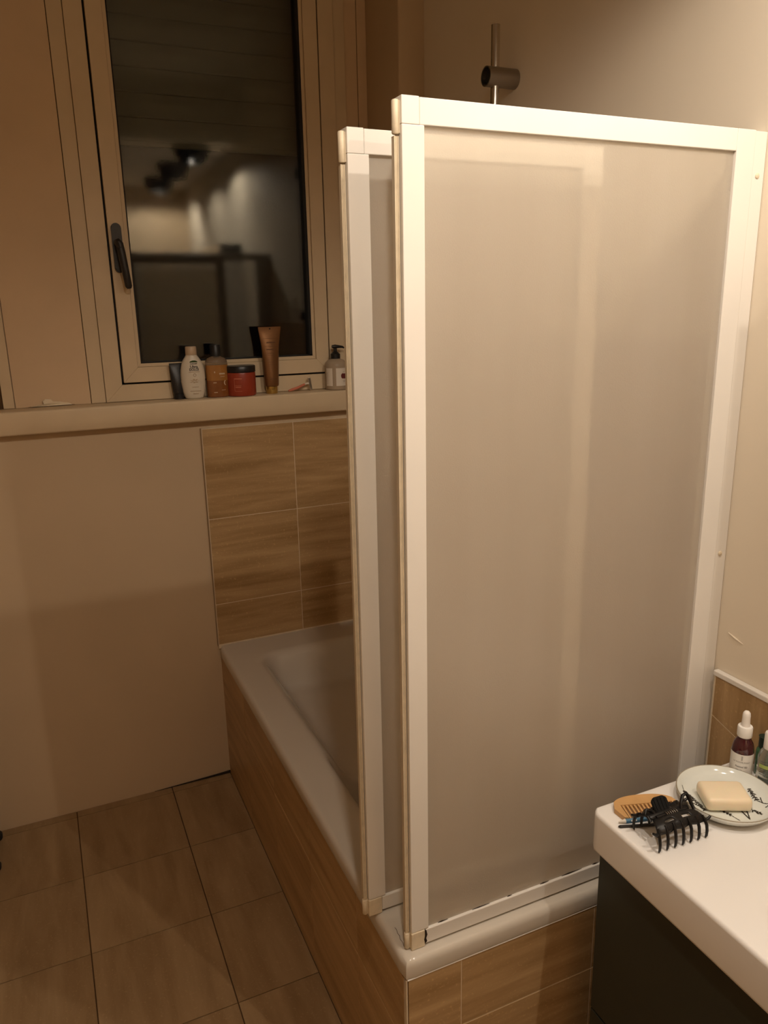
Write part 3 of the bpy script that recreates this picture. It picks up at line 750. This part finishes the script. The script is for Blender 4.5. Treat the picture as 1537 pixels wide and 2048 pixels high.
# --- dropper bottle
def dropper():
    t = thing('dropper_bottle', 'dark red glass serum bottle with white label and white dropper top', 'bottle', (1.0905, 0.8690, ZT), math.radians(-50))
    M_red = mat('serum_glass', (0.050, 0.006, 0.012), 0.06, spec=0.6, coat=0.6, var=0.05)
    M_lab = mat('label_white', (0.82, 0.80, 0.77), 0.45, var=0.015)
    M_cap = mat('cap_white', (0.86, 0.84, 0.81), 0.35, var=0.015)
    M_ink = mat('label_ink', (0.16, 0.14, 0.14), 0.5, var=0.1)
    r = 0.0190
    bm = B(); lathe(bm, [(0.005, 0), (r-0.003, 0), (r, 0.003), (r, 0.056), (r-0.0008, 0.063), (r-0.003, 0.0715), (r-0.0070, 0.0785), (0.0100, 0.0815), (0.0098, 0.086)], 40); obj('glass_body', bm, M_red, t, True)
    bm = B(); lathe(bm, [(r+0.0004, 0.004), (r+0.0004, 0.0545)], 48, cap=False); obj('paper_label', bm, M_lab, t, True)
    bm = B(); lathe(bm, [(0.0122, 0.0835), (0.0129, 0.0850), (0.0129, 0.1015), (0.0119, 0.1035), (0.0074, 0.1038)], 36); obj('collar', bm, M_cap, t, True)
    bm = B(); lathe(bm, [(0.0076, 0.1030), (0.0072, 0.110), (0.0068, 0.118), (0.0069, 0.124), (0.0062, 0.1290), (0.0040, 0.1322), (0.0010, 0.1332)], 28); obj('rubber_bulb', bm, mat('bulb_white', (0.84, 0.80, 0.76), 0.5), t, True)
    R = r+0.0005
    for body, sz, z, x0, bold in (('LA ROCHE-POSAY', 0.0036, 0.0395, 0, 0), ('Retinol B3', 0.0048, 0.0305, 0.0, 0.00005), ('SERUM', 0.0034, 0.0240, -0.004, 0)):
        obj('label_lettering', wrap(text_bm(body, sz, bold=bold), R, R, z, x0), M_ink, t)
    bm = B()
    for k, wd in enumerate((0.018, 0.021, 0.016)):
        s = B(); strip2d(s, -0.010, -0.010+wd, -0.00035, 0.00035); wrap(s, R, R, 0.0190-0.0028*k); join(bm, s)
    obj('label_small_print', bm, M_ink, t)['kind'] = 'stuff'
    bm = B(); s = B(); strip2d(s, -0.0012, 0.0012, 0.0, 0.0085, 2); wrap(s, R, R, 0.0435); join(bm, s)
    obj('label_emblem', bm, mat('emblem_grey', (0.45, 0.44, 0.43), 0.4), t)
dropper()
# --- clear bottle with white cap
def clear_bottle():
    t = thing('clear_bottle', 'small clear plastic bottle with white cap and green-grey print by the dropper bottle', 'bottle', (1.1050, 0.8270, ZT), math.radians(-50))
    mc = mat('clear_plastic', (0.86, 0.90, 0.86), 0.06, trans=0.92, ior=1.33, var=0.01)
    r = 0.0170
    bm = B(); lathe(bm, [(0.004, 0), (r-0.003, 0), (r, 0.003), (r, 0.060), (r-0.002, 0.068), (r-0.0065, 0.075), (0.0085, 0.0765), (0.0083, 0.080)], 36); obj('bottle_body', bm, mc, t, True)
    bm = B(); lathe(bm, [(0.0098, 0.0775), (0.0102, 0.0785), (0.0099, 0.106), (0.0088, 0.1085), (0.003, 0.1088)], 30); obj('cap', bm, mat('cap_white', (0.86, 0.84, 0.81), 0.35), t, True)
    R = r+0.0005
    for name, z, h, m in (('label_green_band', 0.044, 0.007, mat('print_green', (0.36, 0.44, 0.12), 0.5)), ('label_grey_band', 0.012, 0.014, mat('print_slate', (0.10, 0.12, 0.11), 0.5))):
        s = B(); strip2d(s, -0.015, 0.015, 0, h, 14); obj(name, wrap(s, R, R, z), m, t)
    bm = B()
    for k in range(6):
        s = B(); strip2d(s, -0.014, -0.014+random.uniform(0.015, 0.027), -0.0005, 0.0005, 12); wrap(s, R, R, 0.0565-0.0048*k if k < 2 else 0.0425-0.0036*(k-2)); join(bm, s)
    obj('label_small_print', bm, mat('print_slate', (0.10, 0.12, 0.11), 0.5), t)['kind'] = 'stuff'
clear_bottle()
def green_bottle():
    t = thing('green_bottle', 'small green bottle with dark green cap against the tiled splashback', 'bottle', (1.1330, 0.8600, ZT))
    bm = B(); lathe(bm, [(0.004, 0), (0.0112, 0), (0.0125, 0.002), (0.0125, 0.044), (0.0110, 0.050), (0.0075, 0.053), (0.0075, 0.055)], 28); obj('bottle_body', bm, mat('green_glass', (0.045, 0.13, 0.06), 0.12, spec=0.6), t, True)
    bm = B(); lathe(bm, [(0.0088, 0.0535), (0.0092, 0.0545), (0.0092, 0.073), (0.0100, 0.0752), (0.003, 0.0755)], 28); obj('cap', bm, mat('cap_dark_green', (0.018, 0.040, 0.030), 0.4), t, True)
green_bottle()

# ================================================================== THINGS ON THE WINDOW SILL
ZS = 1.3302
def shampoo():
    t = thing('shampoo_bottle', 'white oval shampoo bottle with dark lettering on the window sill', 'bottle', (0.4480, 2.4520, ZS), math.radians(-6))
    mw = mat('shampoo_white', (0.66, 0.58, 0.46), 0.35, var=0.02)
    bm = B()
    secs = [(0.0, 0.0235, 0.0150), (0.0015, 0.0262, 0.0172), (0.006, 0.0295, 0.0192), (0.022, 0.0340, 0.0215), (0.045, 0.0368, 0.0228), (0.068, 0.0374, 0.0232), (0.088, 0.0362, 0.0226), (0.106, 0.0322, 0.0205), (0.118, 0.0268, 0.0182), (0.127, 0.0205, 0.0160), (0.1325, 0.0172, 0.0150), (0.1345, 0.0165, 0.0148)]
    loft(bm, secs, 40); obj('bottle_body', bm, mw, t, True)
    bm = B(); lathe(bm, [(0.0168, 0.1340), (0.0172, 0.1350), (0.0168, 0.1565), (0.0152, 0.1590), (0.004, 0.1595)], 30); obj('cap', bm, mat('cap_tan', (0.52, 0.38, 0.25), 0.35), t, True)
    mk = mat('shampoo_ink', (0.030, 0.022, 0.018), 0.5); mbr = mat('shampoo_print_brown', (0.33, 0.20, 0.10), 0.5)
    A, Bv = 0.0366, 0.0230
    def put(name, b, z, m, a=A, bb=Bv, x0=0.004): obj(name, wrap(b, a, bb, z, x0), m, t)
    bm = B()   # leafy arch above the maker's name
    vs = [bm.verts.new((0.0125*math.cos(math.pi*i/10), 0.0062*math.sin(math.pi*i/10), 0)) for i in range(11)]; bm.faces.new(vs)
    put('label_leaf_arch', bm, 0.1115, mat('leaf_green_dark', (0.05, 0.085, 0.02), 0.5), 0.0318, 0.0207)
    put('label_lettering', text_bm('GARNIER', 0.0052, bold=0.00012), 0.1075, mk, 0.0335, 0.0214)
    put('label_lettering', text_bm('Ultra', 0.0118, bold=0.0003, squash=0.95), 0.0985, mk, 0.0352, 0.0222)
    put('label_lettering', text_bm('DOLCE', 0.0102, bold=0.0003, squash=0.88), 0.0898, mk, 0.0364, 0.0228)
    bm = B(); strip2d(bm, -0.017, 0.017, -0.0006, 0.0006, 14); put('label_rule', bm, 0.0828, mbr)
    bm = B()   # ring
    for i in range(20):
        a0, a1 = 2*math.pi*i/20, 2*math.pi*(i+1)/20
        bm.faces.new([bm.verts.new((r*math.cos(a), r*math.sin(a), 0)) for r, a in ((0.0048, a0), (0.0048, a1), (0.0037, a1), (0.0037, a0))])
    put('label_ring', bm, 0.0735, mbr, 0.0376, 0.0234)
    bm = B()   # brushed flourish of soft script
    for k in range(26):
        a = 0.9*k; r = 0.004+0.00028*k
        x, y = r*1.15*math.cos(a)-0.001, 0.6*r*math.sin(a)
        bm.faces.new([bm.verts.new((x+dx, y+dy, 0)) for dx, dy in ((-0.003, -0.0003), (0.003, 0.0001), (0.0032, 0.0008), (-0.0028, 0.0005))])
    put('label_flourish', bm, 0.0550, mat('shampoo_print_tan', (0.50, 0.35, 0.20), 0.5), 0.0376, 0.0234)
    for k, (z, wd) in enumerate(((0.0365, 0.020), (0.0245, 0.034), (0.0165, 0.017))):
        bm = B(); strip2d(bm, -wd/2, wd/2, -0.0006, 0.0006, 14); put('label_rule', bm, z, mbr, 0.0344+0.0016*(k == 0), 0.0220)
shampoo()
def dark_tube():
    t = thing('black_tube', 'small black cosmetic tube standing half behind the white shampoo bottle', 'tube', (0.4035, 2.4640, ZS), math.radians(8))
    m = mat('tube_black', (0.020, 0.018, 0.018), 0.35, var=0.1)
    bm = B(); loft(bm, [(0.018, 0.0165, 0.0155), (0.022, 0.0185, 0.0165), (0.06, 0.0215, 0.0120), (0.095, 0.0235, 0.0045), (0.104, 0.0240, 0.0014), (0.110, 0.0240, 0.0014)], 28); obj('tube_body', bm, m, t, True)
    bm = B(); lathe(bm, [(0.005, 0), (0.0155, 0), (0.0168, 0.0015), (0.0170, 0.0175), (0.005, 0.0178)], 28); obj('cap', bm, mat('cap_black', (0.012, 0.011, 0.011), 0.4), t, True)
    bm = B()
    for k, wd in enumerate((0.010, 0.014, 0.008, 0.012)):
        s = B(); strip2d(s, -wd/2, wd/2, -0.0006, 0.0006, 6)
        for v in s.verts: v.co = Vector((v.co.x, -0.0166+0.00013*(30+k*9)-0.0016, 0.034+0.010*k+v.co.y))
        join(bm, s)
    obj('label_small_print', bm, mat('print_grey', (0.20, 0.18, 0.16), 0.5), t)['kind'] = 'stuff'
dark_tube()
def oil_bottle():
    t = thing('oil_bottle', 'clear two-tone amber oil bottle with black cap beside the red jar', 'bottle', (0.5240, 2.4560, ZS))
    mc = mat('oil_bottle_plastic', (0.62, 0.52, 0.40), 0.08, trans=0.85, ior=1.2, var=0.02)
    ml = mat('oil_amber_light', (0.34, 0.145, 0.035), 0.12, var=0.10, scale=40, coat=0.5)
    md = mat('oil_amber_dark', (0.22, 0.075, 0.020), 0.12, var=0.10, scale=40, coat=0.5)
    bm = B(); loft(bm, [(0.1002, 0.0350, 0.0245), (0.112, 0.0335, 0.0235), (0.120, 0.0270, 0.0205), (0.125, 0.0160, 0.0150), (0.1285, 0.0130, 0.0130)], 36, 2.5); obj('clear_shoulder', bm, mc, t, True)
    bm = B(); loft(bm, [(0.0522, 0.0350, 0.0245), (0.1000, 0.0350, 0.0245)], 36, 2.5); obj('upper_liquid', bm, ml, t, True)
    bm = B(); loft(bm, [(0.0, 0.0315, 0.0215), (0.002, 0.0345, 0.0240), (0.004, 0.0350, 0.0245), (0.0520, 0.0350, 0.0245)], 36, 2.5); obj('lower_liquid', bm, md, t, True)
    bm = B(); lathe(bm, [(0.0150, 0.1265), (0.0160, 0.1275), (0.0160, 0.1600), (0.0145, 0.1620), (0.004, 0.1622)], 30); obj('cap', bm, mat('cap_black', (0.012, 0.011, 0.011), 0.4), t, True)
    mp = mat('oil_print', (0.60, 0.44, 0.28), 0.5)
    bm = B()
    for (x, z, wd, h) in ((0.011, 0.071, 0.018, 0.0045), (0.012, 0.064, 0.014, 0.0012), (-0.012, 0.076, 0.003, 0.005), (-0.013, 0.045, 0.010, 0.0022), (-0.012, 0.015, 0.011, 0.002), (0.013, 0.022, 0.012, 0.0012)):
        s = B(); strip2d(s, x-wd/2, x+wd/2, 0, h, 6)
        for v in s.verts:
            u = abs(v.co.x)/0.0350; v.co = Vector((v.co.x, -0.0249*(1-u**2.5)**(1/2.5)-0.0005, z+v.co.y))
        join(bm, s)
    obj('label_small_print', bm, mp, t)['kind'] = 'stuff'
    bm = B()   # crescent
    n = 10; vs = []
    for i in range(n+1): a = math.radians(100+160*i/n); vs.append((0.021+0.006*math.cos(a), 0.008*math.sin(a)))
    for i in range(n, -1, -1): a = math.radians(100+160*i/n); vs.append((0.0225+0.004*math.cos(a), 0.0068*math.sin(a)))
    vv = []
    for x, y in vs:
        u = abs(x)/0.0350; vv.append(bm.verts.new((x, -0.0249*(1-u**2.5)**(1/2.5)-0.0006, 0.045+y)))
    bm.faces.new(vv); obj('label_crescent', bm, mp, t)
oil_bottle()
def jar():
    t = thing('red_jar', 'wide orange-red cosmetic jar with black screw lid on the sill edge', 'jar', (0.5985, 2.4520, ZS))
    r = 0.0465
    bm = B(); lathe(bm, [(0.01, 0), (r-0.006, 0), (r-0.002, 0.002), (r, 0.007), (r, 0.070), (r-0.001, 0.0735), (r-0.004, 0.0745)], 48); obj('jar_body', bm, mat('jar_red', (0.30, 0.042, 0.018), 0.35, var=0.03), t, True)
    bm = B(); lathe(bm, [(r-0.004, 0.0748), (r+0.0006, 0.0752), (r+0.0008, 0.0765), (r+0.0008, 0.0925), (r-0.0008, 0.0945), (0.01, 0.0950)], 48); obj('screw_lid', bm, mat('lid_black', (0.013, 0.011, 0.011), 0.35), t, True)
    mp = mat('jar_print', (0.56, 0.20, 0.12), 0.5)
    bm = B()
    for (x, z, wd, h) in ((-0.020, 0.055, 0.024, 0.0022), (-0.0325, 0.018, 0.0010, 0.040), (-0.021, 0.034, 0.020, 0.0010), (-0.021, 0.029, 0.018, 0.0018), (-0.020, 0.017, 0.023, 0.0008)):
        s = B(); strip2d(s, x-wd/2, x+wd/2, 0, h, 8); wrap(s, r, r, z); join(bm, s)
    obj('label_small_print', bm, mp, t)['kind'] = 'stuff'
jar()
def gold_tube():
    t = thing('bronze_tube', 'tall bronze cream tube standing on its gold cap', 'tube', (0.6985, 2.4520, ZS), math.radians(5))
    mb = mat('tube_bronze', (0.22, 0.105, 0.042), 0.30, metal=0.55, var=0.06, scale=12)
    bm = B(); lean = 0.003
    secs = [(0.024, 0.0215, 0.0205), (0.027, 0.0232, 0.0215), (0.06, 0.0245, 0.0195), (0.11, 0.0272, 0.0150), (0.15, 0.0300, 0.0098), (0.185, 0.0350, 0.0045), (0.200, 0.0375, 0.0016), (0.2105, 0.0385, 0.0014)]
    loft(bm, [(z, a, b, lean*(z/0.21), 0) for z, a, b in secs], 36); obj('tube_body', bm, mb, t, True)
    bm = B(); lathe(bm, [(0.005, 0), (0.0172, 0), (0.0182, 0.0012), (0.0186, 0.0230), (0.0170, 0.0242), (0.005, 0.0243)], 30); obj('cap', bm, mat('cap_gold', (0.55, 0.36, 0.10), 0.25, metal=0.8), t, True)
    bm = B(); loft(bm, [(0, 0.0024, 0.0024), (0.0012, 0.0024, 0.0024)], 14); xform(bm, Matrix.Translation((0.003, -0.0016, 0.2045)) @ Matrix.Rotation(math.pi/2, 4, 'X')); obj('hanging_hole', bm, M_black, t)
    bm = B()
    def by(z):
        for (z0, a0, b0), (z1, a1, b1) in zip(secs, secs[1:]):
            if z0 <= z <= z1: k = (z-z0)/(z1-z0); return a0+(a1-a0)*k, b0+(b1-b0)*k
    for (z, wd, h) in ((0.174, 0.050, 0.0007), (0.160, 0.030, 0.004), (0.149, 0.046, 0.0007), (0.139, 0.034, 0.003), (0.128, 0.030, 0.0012), (0.122, 0.034, 0.0012), (0.100, 0.026, 0.0009), (0.093, 0.030, 0.0009), (0.046, 0.022, 0.0028)):
        a, b_ = by(z); s = B(); strip2d(s, -wd/2, wd/2, 0, h, 12)
        for v in s.verts:
            u = min(0.98, abs(v.co.x)/a); v.co = Vector((v.co.x+lean*z/0.21, -b_*math.sqrt(1-u*u)-0.0007, z+v.co.y))
        join(bm, s)
    obj('label_small_print', bm, mat('tube_print', (0.16, 0.070, 0.028), 0.4), t)['kind'] = 'stuff'
gold_tube()
def razor():
    t = thing('razor', 'disposable razor with pink handle and white head leaning on the sill', 'razor', (0.7530, 2.4460, ZS))
    bm = B(); tube(bm, [(0.000, 0.0, 0.0050), (0.012, 0.004, 0.0075), (0.035, 0.010, 0.0125), (0.056, 0.016, 0.0195), (0.062, 0.018, 0.0215)], [0.0028, 0.0046, 0.0044, 0.0040, 0.0030], 12); obj('handle', bm, mat('razor_pink', (0.62, 0.20, 0.12), 0.4), t, True)
    bm = B(); tube(bm, [(0.061, 0.0177, 0.0212), (0.070, 0.019, 0.0235), (0.077, 0.0195, 0.0235)], [0.0030, 0.0028, 0.0040], 10); obj('neck', bm, mat('razor_white', (0.70, 0.62, 0.52), 0.4), t, True)
    bm = B(); box(bm, -0.0035, 0.0035, -0.005, 0.005, -0.0205, 0.0205, 0.0012); xform(bm, Matrix.Translation((0.080, 0.019, 0.0225)) @ Matrix.Rotation(math.radians(-9), 4, 'Y')); hd = obj('head', bm, MATS['razor_white'], t)
    bm = B(); box(bm, 0.0036, 0.0044, -0.0045, 0.0045, -0.0195, 0.0195); xform(bm, Matrix.Translation((0.080, 0.019, 0.0225)) @ Matrix.Rotation(math.radians(-9), 4, 'Y')); obj('blade', bm, M_chrome_d, hd)
    bm = B(); box(bm, -0.0032, 0.0032, -0.0058, -0.0051, -0.019, 0.019); xform(bm, Matrix.Translation((0.080, 0.019, 0.0225)) @ Matrix.Rotation(math.radians(-9), 4, 'Y')); obj('blade_edge', bm, M_chrome_d, hd)
razor()
def dispenser():
    t = thing('soap_dispenser', 'translucent hand soap dispenser with black pump and white labels', 'dispenser', (0.9220, 2.4500, ZS), math.radians(-22))
    mb = mat('dispenser_body', (0.50, 0.385, 0.27), 0.22, trans=0.25, ior=1.2, var=0.03)
    bm = B(); lathe(bm, [(0.005, 0), (0.033, 0), (0.0362, 0.002), (0.0368, 0.006), (0.0368, 0.078), (0.0345, 0.088), (0.027, 0.0965), (0.016, 0.1005), (0.0142, 0.102)], 44); obj('bottle_body', bm, mb, t, True)
    mk = mat('pump_black', (0.012, 0.011, 0.011), 0.35)
    bm = B(); lathe(bm, [(0.0150, 0.1010), (0.0162, 0.1018), (0.0162, 0.1165), (0.0130, 0.1190), (0.0075, 0.1240), (0.0060, 0.1255), (0.0060, 0.1350), (0.0048, 0.1355)], 26); p = obj('pump', bm, mk, t, True)
    bm = B(); tube(bm, [(-0.011, 0, 0.1405), (0.0, 0, 0.1405), (0.012, 0, 0.1400), (0.026, 0, 0.1385), (0.031, 0, 0.1350)], [0.0050, 0.0066, 0.0050, 0.0036, 0.0026], 12); xform(bm, Matrix.Rotation(math.radians(20), 4, 'Z')); obj('nozzle', bm, mk, p, True)
    ml = mat('dispenser_label', (0.70, 0.62, 0.52), 0.5, var=0.02); R = 0.0368
    bm = B(); strip2d(bm, 0.001, 0.050, 0.014, 0.072, 20); obj('front_label', wrap(bm, R, R, 0.0, 0.0, 0.0006), ml, t)
    bm = B(); strip2d(bm, -0.036, -0.011, 0.014, 0.072, 12); obj('side_label', wrap(bm, R, R, 0.0, 0.0, 0.0006), ml, t)
    bm = B()
    rnd = random.Random(4); pts = []
    vs = [bm.verts.new((0.0285+0.0105*math.copysign(abs(math.cos(a))**0.6, math.cos(a))*(1+0.05*rnd.uniform(-1, 1)), 0.046+0.0085*math.copysign(abs(math.sin(a))**0.6, math.sin(a))*(1+0.10*rnd.uniform(-1, 1)), 0)) for a in [2*math.pi*i/24 for i in range(24)]]
    bm.faces.new(vs); bmesh.ops.triangulate(bm, faces=bm.faces); bmesh.ops.subdivide_edges(bm, edges=bm.edges, cuts=2)
    obj('label_stamp', wrap(bm, R, R, 0.0, 0.0, 0.0010), mat('stamp_dark_red', (0.13, 0.022, 0.022), 0.5), t)
    bm = B()
    for (x0, x1, z) in ((0.024, 0.034, 0.031), (0.025, 0.033, 0.027), (0.025, 0.033, 0.060)):
        s = B(); strip2d(s, x0, x1, z-0.0005, z+0.0005, 5); wrap(s, R, R, 0.0, 0.0, 0.0010); join(bm, s)
    for k in range(8):
        s = B(); strip2d(s, -0.031, -0.0295, 0.020+0.005*k, 0.0235+0.005*k, 2); wrap(s, R, R, 0.0, 0.0, 0.0010); join(bm, s)
    obj('label_small_print', bm, mat('print_taupe', (0.26, 0.20, 0.15), 0.5), t)['kind'] = 'stuff'
dispenser()

# ================================================================== TROLLEY FOOT AT THE FRAME'S EDGE
tr = thing('storage_trolley', 'slim black castor trolley against the wall, only a wheel showing', 'trolley', (-0.405, 2.318, 0.0))
M_tr = mat('trolley_black', (0.015, 0.014, 0.014), 0.5)
for sx in (-1, 1):
    for sy in (-1, 1):
        bm = B(); loft(bm, [(-0.008, 0.016, 0.016), (-0.006, 0.0185, 0.0185), (0.006, 0.0185, 0.0185), (0.008, 0.016, 0.016)], 22)
        xform(bm, Matrix.Translation((sx*0.117, sy*0.075, 0.0186)) @ Matrix.Rotation(math.pi/2, 4, 'X')); wh = obj('castor_wheel', bm, M_tr, tr, True)
        bm = B(); box(bm, sx*0.117-0.011, sx*0.117+0.011, sy*0.075-0.012, sy*0.075+0.012, 0.039, 0.050, 0.002); obj('castor_plate', bm, M_chrome_d, wh)
for z in (0.05, 0.32, 0.60):
    bm = B(); box(bm, -0.128, 0.092, -0.09, 0.09, z, z+0.008, 0.002)
    for (a, b_, c, d) in ((-0.128, -0.124, -0.09, 0.09), (0.088, 0.092, -0.09, 0.09), (-0.124, 0.088, -0.09, -0.086), (-0.124, 0.088, 0.086, 0.09)): box(bm, a, b_, c, d, z+0.008, z+0.055)
    obj('tray', bm, M_tr, tr)
for sx in (-0.120, 0.084):
    for sy in (-0.082, 0.082):
        bm = B(); tube(bm, [(sx, sy, 0.05), (sx, sy, 0.66)], 0.006, 10); obj('post', bm, M_tr, tr, True)

# ================================================================== MIRROR CABINET (seen only in the window's reflection)
mc = thing('mirror_cabinet', 'wall mirror cabinet above the basin, its side showing in the window reflection', 'mirror cabinet', (XR, 0.20, 1.25))
bm = B(); box(bm, -0.118, -0.001, -0.42, 0.30, 0.0, 0.70); obj('cabinet_body', bm, mat('mirror_cabinet_grey', (0.10, 0.095, 0.085), 0.5), mc)
for a, b_ in ((-0.418, -0.061), (-0.059, 0.298)):
    bm = B(); box(bm, -0.134, -0.1185, a, b_, 0.002, 0.698, 0.001); obj('mirror_door', bm, mat('mirror_silver', (0.85, 0.85, 0.84), 0.02, metal=1.0, var=0.0), mc)

# ================================================================== CEILING SPOTS
M_house = mat('spot_housing_dark', (0.035, 0.030, 0.026), 0.5)
M_lining = mat('spot_lining_black', (0.003, 0.003, 0.003), 0.9, spec=0.0, var=0.1)
M_bulb = emit('spot_bulb_glow', LAMP_COL, 14.0)
for lx, ly, watt, which, aim in LAMPS:
        t = thing('ceiling_spot', 'dark bowl-shaped ceiling spot, ' + which, 'ceiling lamp', (lx, ly, CEIL_LOW-0.0005), group='bowl-shaped ceiling spots')
        bm = B(); loft(bm, [(0.0, 0.100, 0.100), (-0.010, 0.102, 0.102), (-0.034, 0.092, 0.092), (-0.082, 0.066, 0.066), (-0.082, 0.0595, 0.0595), (-0.078, 0.0595, 0.0595)], 36, cap=False); obj('housing', bm, M_house, t, True)
        bm = B(); loft(bm, [(-0.0815, 0.0590, 0.0590), (-0.031, 0.0570, 0.0570), (-0.031, 0.002, 0.002)], 36, cap=False); obj('added_lining', bm, M_lining, t, True)  # near-black lining, added so the bowls look dark in the window reflection
        bm = B(); loft(bm, [(-0.0322, 0.047, 0.047), (-0.037, 0.040, 0.040)], 30); obj('bulb_lens', bm, M_bulb, t, True)
        ld = bpy.data.lights.new('spot_light', 'SPOT'); ld.energy = watt; ld.color = LAMP_COL; ld.spot_size = math.radians(162); ld.spot_blend = 0.55; ld.shadow_soft_size = 0.009 if lx > 0.5 else 0.03
        lo = bpy.data.objects.new('spot_light', ld); C.objects.link(lo); lo.parent = t; lo.location = (0, 0, -0.067 if lx > 0.5 else -0.098)
        lo.rotation_euler = Vector(aim).to_track_quat('-Z', 'Y').to_euler()
